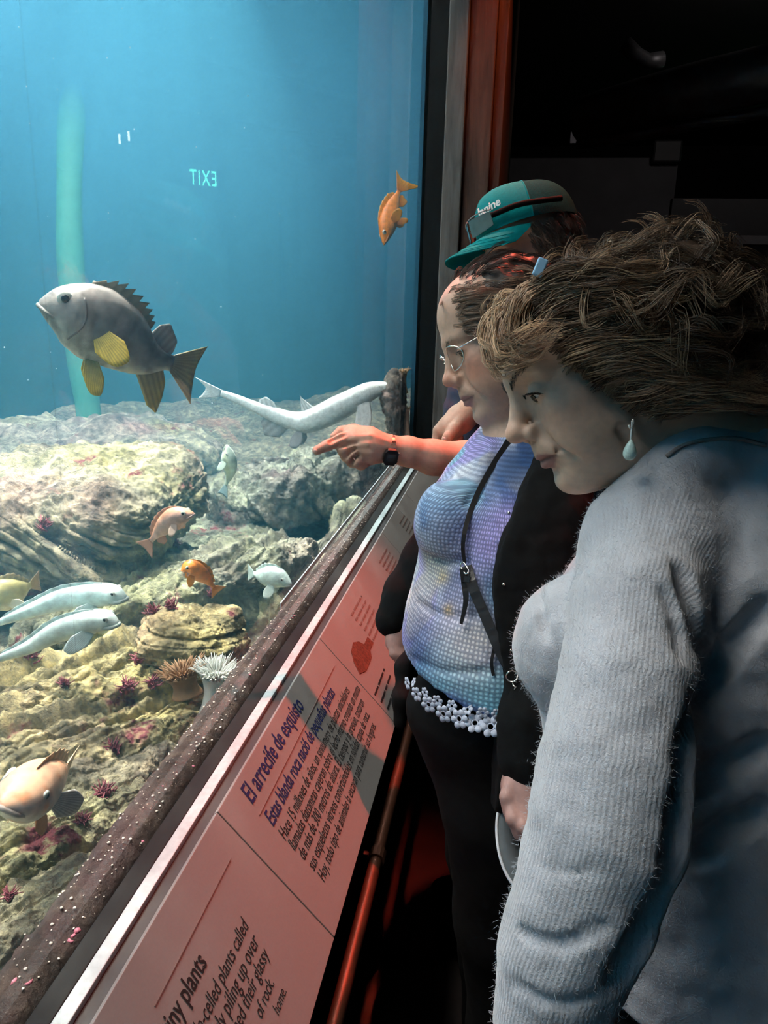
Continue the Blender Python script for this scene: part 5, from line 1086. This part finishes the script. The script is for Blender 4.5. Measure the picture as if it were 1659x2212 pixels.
def blouse_mat():
    m, nt, bs = new_mat('tie_dye_open_knit'); a = N(nt, 'ShaderNodeAttribute', attribute_name='Col'); u = N(nt, 'ShaderNodeAttribute', attribute_name='u'); g = N(nt, 'ShaderNodeNewGeometry'); sx = N(nt, 'ShaderNodeSeparateXYZ'); L(nt, g.outputs['Position'], sx.inputs[0])
    cx = N(nt, 'ShaderNodeCombineXYZ'); L(nt, u.outputs['Fac'], cx.inputs[0]); L(nt, sx.outputs[2], cx.inputs[1]); vo = N(nt, 'ShaderNodeTexVoronoi', voronoi_dimensions='2D', inp={'Scale': 175.0, 'Randomness': .22}); L(nt, cx.outputs[0], vo.inputs['Vector'])
    r = ramp(nt, vo.outputs['Distance'], [(.20, (1.5, 1.5, 1.45)), (.40, (.66, .69, .77))]); mx = N(nt, 'ShaderNodeMix', data_type='RGBA', blend_type='MULTIPLY', inp={0: 1.0}); L(nt, a.outputs['Color'], mx.inputs[6]); L(nt, r.outputs[0], mx.inputs[7]); L(nt, mx.outputs[2], bs.inputs['Base Color'])
    bs.inputs['Roughness'].default_value = .8; bump_n(nt, vo.outputs['Distance'], bs, .5, .002); return m
blouse = finish_mesh('blouse', s, blouse_mat(), woman2, 2, disp=lambda v: .002*fbm(v*18, 3), colf=bl_col, attrs={'u': bl_u}); blouse['label'] = 'blue and lavender tie-dye blouse with a lace hem'
# lace hem: rows of crocheted flowers hanging from the blouse edge
M_lace = mat('pale_blue_lace', (.58, .62, .74), .8, var=.15, scale=200, bump=.4)
def flower_mesh(seed):
    g = MB()
    for k in range(6):
        th = k*math.pi/3; c = np.array([math.cos(th), math.sin(th), 0])*.0125; a = np.linspace(0, 2*math.pi, 12, endpoint=False); rr = .0066
        top = [c+np.array([math.cos(q)*rr, math.sin(q)*rr, .0007]) for q in a]; bot = [c+np.array([math.cos(q)*rr, math.sin(q)*rr, -.0007]) for q in a]; n = len(a)
        g.add(top+bot+[c+np.array([0, 0, .0012]), c-np.array([0, 0, .0012])], [(i, (i+1) % n, 2*n) for i in range(n)]+[(n+(i+1) % n, n+i, 2*n+1) for i in range(n)]+[(i, n+i, n+(i+1) % n, (i+1) % n) for i in range(n)])
    g.tube([(math.cos(q)*.0058, math.sin(q)*.0058, 0) for q in np.linspace(0, 2*math.pi, 15)], .0013, 6, cap=False); return np.concatenate(g.v), g.f
fv, ff = flower_mesh(0); fm = mesh_obj('lace_flower', fv, ff, M_lace, None, True); fme = fm.data; first = True
sB.d = base_d
for (qx, qy, sc) in [(a_, b_, c_*.66) for a_, b_, c_ in ((880, 1476, .8), (900, 1500, .9), (926, 1522, 1), (958, 1542, 1.05), (992, 1553, 1.1), (1026, 1562, 1.1), (1060, 1570, 1.15), (1086, 1562, .85), (893, 1474, .6), (918, 1496, .65), (945, 1514, .7), (976, 1525, .7), (1010, 1532, .7), (1043, 1540, .7), (1074, 1542, .65))]:
    d = surf(sB, qx, qy) or 1.0; P = at(qx, qy, d-.004); e = .01; d1, d2 = surf(sB, qx+12, qy) or d, surf(sB, qx, qy+12) or d
    tx = at(qx+12, qy, d1)-at(qx, qy, d); ty = at(qx, qy+12, d2)-at(qx, qy, d); nn = np.cross(ty, tx); nn /= np.linalg.norm(nn); F3 = frame_of(tx, nn)
    o = fm if first else fm.copy(); 
    if not first: COL.objects.link(o)
    first = False; Rm = Matrix(((F3[0, 0]*sc, F3[0, 1]*sc, F3[0, 2]*sc, P[0]), (F3[1, 0]*sc, F3[1, 1]*sc, F3[1, 2]*sc, P[1]), (F3[2, 0]*sc, F3[2, 1]*sc, F3[2, 2]*sc, P[2]), (0, 0, 0, 1))); o.parent = blouse; o.matrix_basis = Rm
# cardigan body: offset of the blouse, open at the front
import copy as _cp
s2 = _cp.copy(sB); s2.d = base_d-.010; s2.frame()
sl, sr = path([(1205, 1000, 1.19, 62), (1190, 1120, 1.12, 66), (1178, 1300, 1.08, 64), (1166, 1470, 1.05, 60), (1148, 1560, 1.02, 56)])
s2.chain(sl, sr, .03)
x_, y_, z_ = s2._pts((slice(None),)*3); edge = spline([at(*q) for q in ((1185, 960, 1.12), (1150, 1030, 1.08), (1112, 1110, 1.05), (1084, 1190, 1.03), (1071, 1280, 1.02), (1078, 1390, 1.01), (1093, 1490, 1.0), (1086, 1600, 1.0), (1076, 1700, 1.0))], 40)
zz = edge[::-1, 2]; rr = (edge@RGT)[::-1]; lim = np.interp(z_, zz, rr).astype(np.float32); cutd = (lim-(x_*RGT[0]+y_*RGT[1]+z_*RGT[2])).astype(np.float32)
s2.d = np.maximum(s2.d, cutd).astype(np.float32)
card = finish_mesh('cardigan', s2, M_blackcloth, woman2, 1, disp=lambda v: .002*fbm(v*20, 3)+.002*pnoise(v*np.array([40, 40, 4]))); card['label'] = 'open black cardigan'
# sleeve end near the camera, far sleeve and far flap
s = Sdf(at(1080, 1560, 1.1)-np.array([.10, .34, .26]), at(1080, 1560, 1.1)+np.array([.30, .34, .40]), .005)
hand_chain(s, [(1150, 1430, 1.04, 62), (1140, 1560, 1.01, 60), (1134, 1640, 1.0, 52), (1138, 1668, .998, 46)], .02)
rows(s, [(1480, 1110, 1250, 1.13, .10), (1560, 1100, 1260, 1.13, .11), (1610, 1105, 1260, 1.13, .11)], .03)
finish_mesh('near_sleeve', s, M_blackcloth, woman2, 2, disp=lambda v: .002*fbm(v*20, 3))
s = Sdf(at(930, 1330, 1.40)-np.array([.20, .24, .28]), at(930, 1330, 1.40)+np.array([.24, .24, .30]), .005)
hand_chain(s, [(1000, 1100, 1.40, 62), (930, 1210, 1.43, 58), (882, 1285, 1.43, 52), (852, 1338, 1.42, 42)], .02)
finish_mesh('far_sleeve', s, M_blackcloth, woman2, 2, disp=lambda v: .002*fbm(v*20, 3))
s = Sdf(at(868, 1500, 1.35)-np.array([.10, .10, .12]), at(868, 1500, 1.35)+np.array([.12, .12, .14]), .005)
hand_chain(s, [(900, 1400, 1.36, 20), (872, 1440, 1.36, 16), (868, 1510, 1.34, 17), (864, 1560, 1.34, 15)], .02); finish_mesh('far_flap', s, M_blackcloth, woman2, 2)
for q in ((1099, 1108), (1088, 1262), (1104, 1405)):
    d = surf(s2, *q) or 1.0; P = at(q[0], q[1], d-.001); mesh_obj('snap_button', IV2*.0022+P, IF2, M_gold, woman2)
# trousers
hip = at(1065, 1560, 1.20); zv = np.array([0, 0, 1.])
s = Sdf(np.array([hip[0]-.26, hip[1]-.26, 0]), np.array([hip[0]+.26, hip[1]+.26, hip[2]+.12]), .007); s.frame()
B3 = np.stack([RGT, CH, zv], 1)
for i in range(6): s.ell(hip+zv*(.03-.03*i)+RGT*.006*i, (.135-.006*i, .145-.002*i, .055), .03, R=B3)
for q in (-1, 1): a_ = hip-zv*.10+CH*q*.075+RGT*.02; s.chain([a_, a_-zv*.20+RGT*.015, a_-zv*.42+RGT*.03, np.array([a_[0]+.05, a_[1], .07])], [.098, .082, .066, .058], .03)
finish_mesh('trousers', s, M_trouser, woman2, 2, disp=lambda v: .003*fbm(v*10, 3))
for q in (-1, 1):
    a_ = hip+CH*q*.080; b = MB(); fx = np.array([a_[0], a_[1], 0]); n_ = 20; vs_ = []
    s = Sdf(fx-np.array([.20, .07, .01]), fx+np.array([.14, .07, .12]), .006); s.frame(); s.ell(fx+np.array([.03, 0, .045]), (.05, .042, .045), .01); s.ell(fx+np.array([-.07, 0, .032]), (.09, .042, .032), .03); s.cut_plane(fx+np.array([0, 0, .002]), np.array([0, 0, -1.])); finish_mesh('shoe', s, M_trouser, woman2, 1)
# crossbody bag strap with buckle, ring and chain
M_strap = mat('black_leather', (.012, .013, .015), .42, var=.2, scale=120, bump=.2)
bag = empty('crossbody_bag', tuple(at(1003, 1220, 1.0)), 'black crossbody bag strap with silver buckle and chain across the tie-dye blouse', 'bag')
def on_blouse(pix, n, lift=.004): return on_surf(sB, pix, n, lift, 1.05)
def ribbon(pts, w, th, m, name, parent):
    pts = np.array(pts); t = np.gradient(pts, axis=0); t /= np.linalg.norm(t, axis=1)[:, None]; toc = CAM[None]-pts; toc /= np.linalg.norm(toc, axis=1)[:, None]; sdv = np.cross(t, toc); sdv /= np.linalg.norm(sdv, axis=1)[:, None]; w = np.broadcast_to(w, (len(pts),))[:, None]
    V = np.concatenate([pts-sdv*w+toc*th, pts+sdv*w+toc*th, pts+sdv*w-toc*th, pts-sdv*w-toc*th]); n = len(pts); f = []
    for i in range(n-1):
        for a_ in range(4): b_ = (a_+1) % 4; f.append((a_*n+i, b_*n+i, b_*n+i+1, a_*n+i+1))
    f += [(0, 3*n, 2*n, n), (n-1, 2*n-1, 3*n-1, 4*n-1)]; o = mesh_obj(name, V, f, m, None, False); adopt(o, parent); return o
ribbon(on_blouse([(1118, 915), (1100, 950), (1062, 1010), (1030, 1070), (1008, 1130), (1000, 1180), (1004, 1218)], 40, .011), np.linspace(.0055, .0022, 40), .0014, M_strap, 'upper_strap', bag)
ribbon(on_blouse([(1008, 1222), (1022, 1270), (1052, 1340), (1082, 1410), (1110, 1462)], 40, .011), .0072, .0016, M_strap, 'lower_strap', bag)
ribbon(on_blouse([(1002, 1228), (1004, 1262), (1006, 1300), (996, 1348)], 20, .014), np.linspace(.0060, .0022, 20), .0014, M_strap, 'strap_tail', bag)
ribbon(on_blouse([(1068, 1400), (1062, 1430), (1066, 1460)], 12, .006), .0022, .0012, M_strap, 'pull_cord', bag)
b = MB(); b.tube(on_blouse([(994, 1222), (1000, 1214), (1012, 1232), (1006, 1240), (995, 1224)], 24, .016), .0013, 7); adopt(b.obj('buckle', M_gold, smooth=True), bag)
ribbon(on_blouse([(996, 1250), (1014, 1252)], 4, .017), .004, .0016, M_strap, 'keeper_loop', bag)
dC = (surf(s2, 1108, 1462) or 1.0)-.008
def ringlink(c, r1, r2, ang, name):
    a = np.linspace(0, 2*math.pi, 25); P = [at(c[0]+(math.cos(q)*r1*math.cos(ang)-math.sin(q)*r2*math.sin(ang)), c[1]+(math.cos(q)*r1*math.sin(ang)+math.sin(q)*r2*math.cos(ang)), dC-.002*math.sin(q*2)) for q in a]; b = MB(); b.tube(P, .0011, 7, cap=False); adopt(b.obj(name, M_gold, smooth=True), bag)
ringlink((1106, 1461), 12, 12, 0, 'ring')
for q in ((1113, 1478), (1118, 1488), (1122, 1496), (1126, 1504)): ringlink(q, 7, 4.5, 1.0 if q[1] % 4 else -.4, 'chain_link')
# white sun hat held upside down by its brim
hat = empty('sun_hat', tuple(at(1230, 1830, 1.0)), 'white sun hat held upside down by its brim beside the pale sweater', 'hat')
hn = cdir(.05, .52, .85); hx = cdir(.85, -.3, .1); F3 = frame_of(hx, hn); hc = at(1196, 1815, 1.015)
def hat_part(name, prof, m, n=48):
    v = []; 
    for r, h in prof:
        for k in range(n):
            th = 2*math.pi*k/n; wv = 1+.05*math.sin(3*th+.6) if r > .07 else 1; v.append(hc+F3@np.array([math.cos(th)*r*wv, math.sin(th)*r*.95*wv, h]))
    K = len(prof); f = [(i*n+j, i*n+(j+1) % n, ((i+1) % K)*n+(j+1) % n, ((i+1) % K)*n+j) for i in range(K) for j in range(n)]; o = mesh_obj(name, v, f, m, None, True); return adopt(o, hat)
M_hat = mat('white_cotton', (.52, .52, .54), .85, var=.08, scale=90, bump=.3); M_hatin = mat('grey_hat_lining', (.14, .16, .17), .9)
hat_part('brim', [(.048, 0), (.064, .006), (.082, .010), (.082, .0075), (.064, .003), (.048, -.003)], M_hatin)
hat_part('crown', [(.048, 0), (.047, -.05), (.040, -.080), (.002, -.086), (.002, -.089), (.043, -.083), (.050, -.05), (.051, -.003)], M_hat)
ed = []; 
for k in range(61):
    th = 2*math.pi*k/60; wv = 1+.05*math.sin(3*th+.6); ed.append(hc+F3@np.array([math.cos(th)*.0822*wv, math.sin(th)*.0822*.95*wv, .0088]))
b = MB(); b.tube(ed, .0020, 8, cap=False); adopt(b.obj('brim_binding', mat('white_binding', (.78, .78, .80), .7), smooth=True), hat)

# ------------------------------------------------------------------ man in the teal cap (third)
R3 = frame_of(cdir(-.955, -.24, .16), cdir(-.24, .955, .0)); T3 = at(1119, 498, 1.70)+R3@np.array([-.012, 0, -.058])
s = Sdf(np.array([-.46, 1.22, 1.02]), np.array([.30, 2.02, T3[2]+.15]), .0026); head_prims(s, R3, T3, fold=.6, male=1.0); s.cap((-.03, 0, -.05), (-.07, 0, -.20), .062, .068, .03); s.frame(); s.chain([T3+R3@np.array([-.06, 0, -.18]), at(1150, 820, 1.84), at(1140, 950, 1.84)], [.066, .08, .08], .03); hand_chain(s, [(1150, 800, 1.84, 60), (1198, 805, 1.71, 52), (1150, 960, 1.63, 48)], .02); hand_chain(s, [(1140, 800, 1.86, 60), (1078, 790, 1.92, 48), (1085, 850, 1.75, 34)], .02)
hand_chain(s, [(1150, 985, 1.62, 50), (1080, 1000, 1.57, 46), (1005, 996, 1.53, 42), (935, 988, 1.50, 37), (880, 975, 1.48, 31), (838, 970, 1.465, 28)], .012)
hand_chain(s, [(838, 968, 1.465, 27), (800, 962, 1.455, 33), (768, 955, 1.45, 30)], .014); hand_chain(s, [(800, 975, 1.455, 27), (766, 978, 1.45, 22)], .014); hand_chain(s, [(795, 945, 1.47, 24), (760, 938, 1.465, 19)], .014)
for q in ([(766, 943, 1.45, 16), (738, 950, 1.437, 14.5), (708, 962, 1.425, 12), (684, 973, 1.418, 10)],                       # index, stretched out
          [(764, 962, 1.445, 15), (742, 972, 1.435, 14), (748, 986, 1.445, 12), (764, 984, 1.455, 11)],                         # middle, curled
          [(770, 975, 1.445, 14), (752, 986, 1.437, 13), (760, 998, 1.447, 11.5), (776, 994, 1.455, 10)],                        # ring
          [(782, 986, 1.447, 13), (770, 998, 1.441, 12), (780, 1006, 1.449, 10), (792, 1000, 1.457, 9)],                         # little
          [(800, 938, 1.48, 15), (764, 930, 1.485, 14), (738, 933, 1.480, 12.5), (722, 944, 1.475, 10)]): hand_chain(s, q, .004) # thumb, on the far side
for q in (((838, 955), (800, 942), (768, 944)), ((836, 966), (796, 960), (766, 962)), ((836, 978), (800, 978), (772, 977))):     # tendons
    P = [at(a_, b_, (surf(s, a_, b_) or 1.44)+.0016) for a_, b_ in q]; s.frame(); s.chain(P, [.0022, .0026, .0032], .006)
for q in ([(772, 956), (752, 960), (736, 964)], [(768, 968), (754, 978), (744, 992)], [(776, 980), (764, 991), (758, 1004)], [(745, 940), (725, 948), (712, 955)]): groove(s, q, .0022, .004, .5)   # gaps between the fingers
hand_chain(s, [(1075, 850, 1.72, 30), (1020, 885, 1.68, 29), (995, 905, 1.66, 30), (972, 925, 1.65, 28)], .012)
for q in ([(998, 905, 1.64, 15), (982, 925, 1.625, 13), (968, 943, 1.62, 11), (962, 950, 1.62, 9)], [(964, 912, 1.655, 13), (948, 930, 1.65, 12.5), (944, 950, 1.655, 11), (950, 962, 1.66, 10)], [(970, 930, 1.665, 13), (954, 946, 1.66, 12), (952, 962, 1.665, 11)], [(980, 940, 1.675, 13), (966, 956, 1.67, 12), (964, 970, 1.675, 10)], [(990, 946, 1.68, 12), (978, 962, 1.68, 11), (976, 974, 1.685, 9)]): hand_chain(s, q, .004)
V, F = join_meshes([s.mesh()])
def sk3(v):
    c = skin_col(v, R3, T3, (.44, .29, .21), .6, seed=8); far = np.linalg.norm(v-T3, axis=1) > .28; c[far] = np.array([.58, .36, .26])*(1+.12*fbm(v[far]*40, 3)[:, None]); return c
man = mesh_obj('person', V, F, M_skin, None, True, col=sk3(V)); set_props(man, 'man in a teal cap and navy shirt pointing at the tank, farthest of the three', 'person')
eyeballs(R3, T3, man)
# nails
for q, r_ in (((681, 974, 1.408), .0042), ((961, 948, 1.612), .005)):
    mesh_obj('finger_nail', (IV2*np.array([1.2, .5, 1])*r_*.8)@np.stack([CR, CB, CU], 1).T+at(*q), IF2, mat('nail', (.62, .42, .36), .3, bump=0), man)
def L3(p): return np.asarray(p, float)@R3.T+T3
locks = []; g1 = np.random.default_rng(15)
for i in range(260):
    y = g1.choice([-1, 1]); z0 = g1.uniform(-.045, .05); x0 = g1.uniform(-.10, .025); yy = y*(.083 if x0 > -.05 else .083-.4*(-.05-x0)); pts = [(x0, yy, z0), (x0-.008, yy*1.03, z0-.014), (x0-.014, yy*1.02, z0-.030)]; locks.append((L3(np.array(pts)+g1.normal(size=(3, 3))*.003), .8, np.asarray((.05, .036, .028))*g1.uniform(.6, 2)))
P_, Rr_, C_ = locks_to_strands(locks, 10, .004, 7, .0005, 6); strands_mesh('hair_strands', P_, Rr_, C_, M_hair, man)
# cap
M_cap = mat('teal_twill', (.0, .20, .21), .85, var=.08, scale=260, bump=.25, spec=.1); M_mesh = mat('dark_teal_mesh', (.0, .060, .062), .85, var=.3, scale=420, bump=.6, spec=.05)
n, m_ = 64, 22; V = []; 
for i in range(m_+1):
    ph = i/m_*math.pi/2
    for j in range(n):
        th = 2*math.pi*j/n; cx = math.cos(th); fr = max(0, cx); r = math.cos(ph)**.62; V.append((-.012+(.112+.006*fr)*cx*r, .094*math.sin(th)*r, .052+.098*math.sin(ph)**.9+.012*fr*math.sin(ph*2)))
Fc = [(i*n+j, i*n+(j+1) % n, (i+1)*n+(j+1) % n, (i+1)*n+j) for i in range(m_) for j in range(n)]
def part_faces(sel): return [f for f in Fc if sel((f[0] % n+.5)*2*math.pi/n)]
def submesh(fs, name, mt, par):
    ids = sorted({i for f in fs for i in f}); mp = {a_: b_ for b_, a_ in enumerate(ids)}; P = np.array([V[i] for i in ids]); c = np.array([-.012, 0, .05]); inn = c+(P-c)*.975; k = len(ids); ff_ = [tuple(mp[i] for i in f) for f in fs]
    return mesh_obj(name, L3(np.vstack([P, inn])), ff_+[tuple(k+i for i in f[::-1]) for f in ff_], mt, par)
cap = submesh(part_faces(lambda a_: math.cos(a_) > .18), 'cap', M_cap, man); cap['label'] = 'teal cap with white lettering'
submesh(part_faces(lambda a_: math.cos(a_) <= .18), 'mesh_back', M_mesh, cap)
seam_ = [L3(V[i*n+j]) for j in (14,) for i in range(m_+1)]; b = MB(); b.tube(seam_, .0016, 6); b.obj('seam', M_cap, cap, smooth=True)
seam_ = [L3(V[i*n]) for i in range(m_+1)]; b = MB(); b.tube(seam_, .0010, 6); b.obj('seam', M_cap, cap, smooth=True)
mesh_obj('button', (IV2*np.array([.009, .009, .005]))@R3.T+L3((-.012, 0, .152)), IF2, M_cap, cap)
bv = []; nb, mb = 30, 10
for sg in (1, -1):
    for i in range(mb+1):
        u = i/mb
        for j in range(nb+1):
            a_ = (j/nb-.5)*2*1.32; rx, ry = -.012+.118*math.cos(a_), .094*math.sin(a_); ext = .085*u*max(0, math.cos(a_*.98))**.55; x = rx+ext; y = ry*(1-.12*u); z = .052-.030*u*math.cos(a_)-(.020*u+.010)*(abs(y)/.09)**2*1.4+sg*.0016; bv.append((x, y, z))
K = (mb+1)*(nb+1); bf = []
for i in range(mb):
    for j in range(nb): a_ = i*(nb+1)+j; bf += [(a_, a_+1, a_+nb+2, a_+nb+1), (K+a_+nb+1, K+a_+nb+2, K+a_+1, K+a_)]
for j in range(nb): a_ = mb*(nb+1)+j; bf.append((a_, a_+1, K+a_+1, K+a_))
mesh_obj('brim', L3(np.array(bv)), bf, M_cap, cap)
for u in (.35, .55, .75, .93):
    i = int(round(u*mb)); b = MB(); b.tube([L3(np.array(bv[i*(nb+1)+j])+np.array([0, 0, .0003])) for j in range(2, nb-1)], .0006, 5); b.obj('stitching', M_cap, cap, smooth=True)
# lettering on the cap front
cu = bpy.data.curves.new('lettering', 'FONT'); cu.body = 'lanine'; cu.size = .026; cu.offset = .0006; cu.align_x = 'CENTER'; cu.extrude = .0006; cu.materials.append(mat('white_thread', (.78, .82, .80), .7)); lt = bpy.data.objects.new('lettering', cu); COL.objects.link(lt); lt.parent = cap
ang = .60; pn = np.array([math.cos(ang), math.sin(ang), .10]); pn /= np.linalg.norm(pn); px3 = np.array([-math.sin(ang), math.cos(ang), 0]); pu = np.cross(pn, px3); po = np.array([-.012+.1185*math.cos(ang), .096*math.sin(ang), .092]); po = po+pn*.002
A3 = R3@np.stack([px3, pu, pn], 1); Pw = L3(po); lt.parent = None; lt = text_to_mesh(lt); lt.parent = cap; lt.matrix_basis = Matrix(((*A3[0], Pw[0]), (*A3[1], Pw[1]), (*A3[2], Pw[2]), (0, 0, 0, 1)))
# sunglasses pushed up on the cap
M_lens = mat('smoky_green_lens', (.09, .125, .11), .12, var=.2, scale=30, bump=0, spec=.8); M_fr = mat('grey_frame', (.16, .20, .20), .3)
sung = empty('sunglasses', tuple(L3((.11, 0, .07))), 'dark wraparound sunglasses resting above the brim of the teal cap', 'sunglasses')
for y in (-1, 1):
    v = []; nn_ = 12
    for h in (0, 1):
        for i in range(nn_):
            for j in range(5): a_ = y*(.06+.62*i/(nn_-1)); r = 1.09+.012*h; v.append(L3((-.012+.121*r*math.cos(a_), .097*r*math.sin(a_), .058+.038*(j/4-.0)*(1-.25*(i/(nn_-1))**3)-.004*math.sin(i/(nn_-1)*3.1))))
    K = nn_*5; f = []
    for i in range(nn_-1):
        for j in range(4): a_ = i*5+j; f += [(a_, a_+5, a_+6, a_+1), (K+a_+1, K+a_+6, K+a_+5, K+a_)]
    adopt(mesh_obj('lens', v, f, M_lens), sung)
    b = MB(); b.tube(spline([L3((-.012+.1335*math.cos(a_), y*.107*math.sin(a_), .0965-.006*(a_/.7)**3)) for a_ in np.linspace(.03, .70, 10)], 24), .0016, 6); adopt(b.obj('brow_bar', M_fr, smooth=True), sung)
    b = MB(); b.tube(spline([L3((-.012+.132*math.cos(.68), y*.107*math.sin(.68), .078)), L3((.045, y*.098, .078)), L3((.0, y*.104, .076)), L3((-.055, y*.100, .074))], 20), [.006]*20, 8); adopt(b.obj('temple_arm', M_trouser, smooth=True), sung)
# shirt and trousers
M_navy = mat('navy_shirt', (.012, .018, .045), .85, var=.25, scale=40, bump=.3)
s = Sdf(at(1120, 1000, 1.8)-np.array([.34, .34, .62]), at(1120, 1000, 1.8)+np.array([.36, .34, .52]), .007)
rows(s, [(690, 1085, 1235, 1.84, .10), (740, 1030, 1270, 1.84, .17), (800, 985, 1290, 1.84, .19), (880, 962, 1300, 1.84, .19), (980, 955, 1305, 1.84, .18), (1150, 955, 1300, 1.84, .18), (1350, 965, 1290, 1.84, .18)], .04, .05, .04)
s.frame(); hand_chain(s, [(1195, 800, 1.70, 62), (1165, 880, 1.64, 58), (1130, 955, 1.60, 55), (1085, 985, 1.575, 53)], .03); hand_chain(s, [(1075, 790, 1.92, 58), (1085, 850, 1.78, 48), (1055, 868, 1.71, 40)], .03)
finish_mesh('shirt', s, M_navy, man, 2, disp=lambda v: .004*fbm(v*12, 3))
hip = at(1130, 1350, 1.84); s = Sdf(np.array([hip[0]-.24, hip[1]-.26, 0]), np.array([hip[0]+.26, hip[1]+.26, hip[2]+.12]), .009); s.frame()
for i in range(6): s.ell(hip+zv*(.02-.035*i), (.13, .165, .06), .03, R=B3)
for q in (-1, 1): a_ = hip-zv*.15+CH*q*.085; s.chain([a_, a_-zv*.38, np.array([a_[0], a_[1], .08])], [.085, .062, .055], .03)
finish_mesh('trousers', s, M_trouser, man, 2)
for q in (-1, 1):
    fx = np.array([hip[0], hip[1], 0])+np.array([CH[0], CH[1], 0])*q*.085; s = Sdf(fx-np.array([.20, .07, .01]), fx+np.array([.14, .07, .12]), .007); s.frame(); s.ell(fx+np.array([.03, 0, .045]), (.05, .045, .045), .01); s.ell(fx+np.array([-.08, 0, .034]), (.10, .045, .034), .03); s.cut_plane(fx+np.array([0, 0, .002]), np.array([0, 0, -1.])); finish_mesh('shoe', s, M_trouser, man, 1)
# wristwatch and wedding ring
wat = empty('wristwatch', tuple(at(838, 970, 1.465)), 'black digital wristwatch on a steel bracelet on the pointing arm', 'wristwatch')
wa, wb = at(850, 971, 1.4675), at(826, 969, 1.462); wax = (wb-wa)/np.linalg.norm(wb-wa); wc = (wa+wb)/2; wu = CU-wax*(CU@wax); wu /= np.linalg.norm(wu); ww = np.cross(wax, wu)
RW = 29/FPX*1.465
for k in range(22):
    th = k*2*math.pi/22; c = wc+(wu*math.cos(th)+ww*math.sin(th))*(RW+.0012); t_ = -wu*math.sin(th)+ww*math.cos(th); o_ = wu*math.cos(th)+ww*math.sin(th); v = []
    for e in (-1, 1):
        for a_, b_ in ((-1, -1), (1, -1), (1, 1), (-1, 1)): v.append(c+o_*.0013*e+wax*.0085*a_+t_*.0031*b_)
    adopt(MB().add(v, [(0,1,2,3),(7,6,5,4),(0,4,5,1),(1,5,6,2),(2,6,7,3),(3,7,4,0)]).obj('bracelet_link', M_gold, bevel=.0006), wat)
sgnw = 1 if (ww@CB) > 0 else -1; fo = ww*sgnw*.82-wu*.57; ft = np.cross(wax, fo); c = wc+fo*(RW+.004); v = []
oct_ = [(-1, -.6), (-.6, -1), (.6, -1), (1, -.6), (1, .6), (.6, 1), (-.6, 1), (-1, .6)]
for e in (-.0045, .0045): v += [c+fo*e+wax*a_*.0135+ft*b_*.0165 for a_, b_ in oct_]
adopt(MB().add(v, [tuple(range(8)), tuple(range(15, 7, -1))]+[(i, 8+i, 8+(i+1) % 8, (i+1) % 8) for i in range(8)]).obj('watch_case', mat('black_resin', (.008, .009, .010), .35), bevel=.001), wat)
v = [c+fo*(.0046+e)+wax*a_*.0085+ft*b_*.0085 for e in (0, .0006) for a_, b_ in ((-1, -1), (1, -1), (1, 1), (-1, 1))]
adopt(MB().add(v, [(0,1,2,3),(7,6,5,4),(0,4,5,1),(1,5,6,2),(2,6,7,3),(3,7,4,0)]).obj('watch_face', mat('dark_watch_glass', (.05, .06, .06), .1)), wat)
for e in (-1, 1): adopt(mesh_obj('pusher', IV2*.0014+c-wax*.0145+ft*e*.009, IF2, M_gold), wat)
rp_, rr_ = at(757, 992, 1.442), 13.5/FPX*1.44; a = np.linspace(0, 2*math.pi, 30); rx_ = cdir(.35, .35, .85); ry_ = cdir(.7, -.7, .1); b = MB(); b.tube([rp_+rr_*(rx_*math.cos(q)+ry_*math.sin(q)) for q in a], .0012, 7, cap=False); b.obj('wedding_ring', M_gold, man, smooth=True)
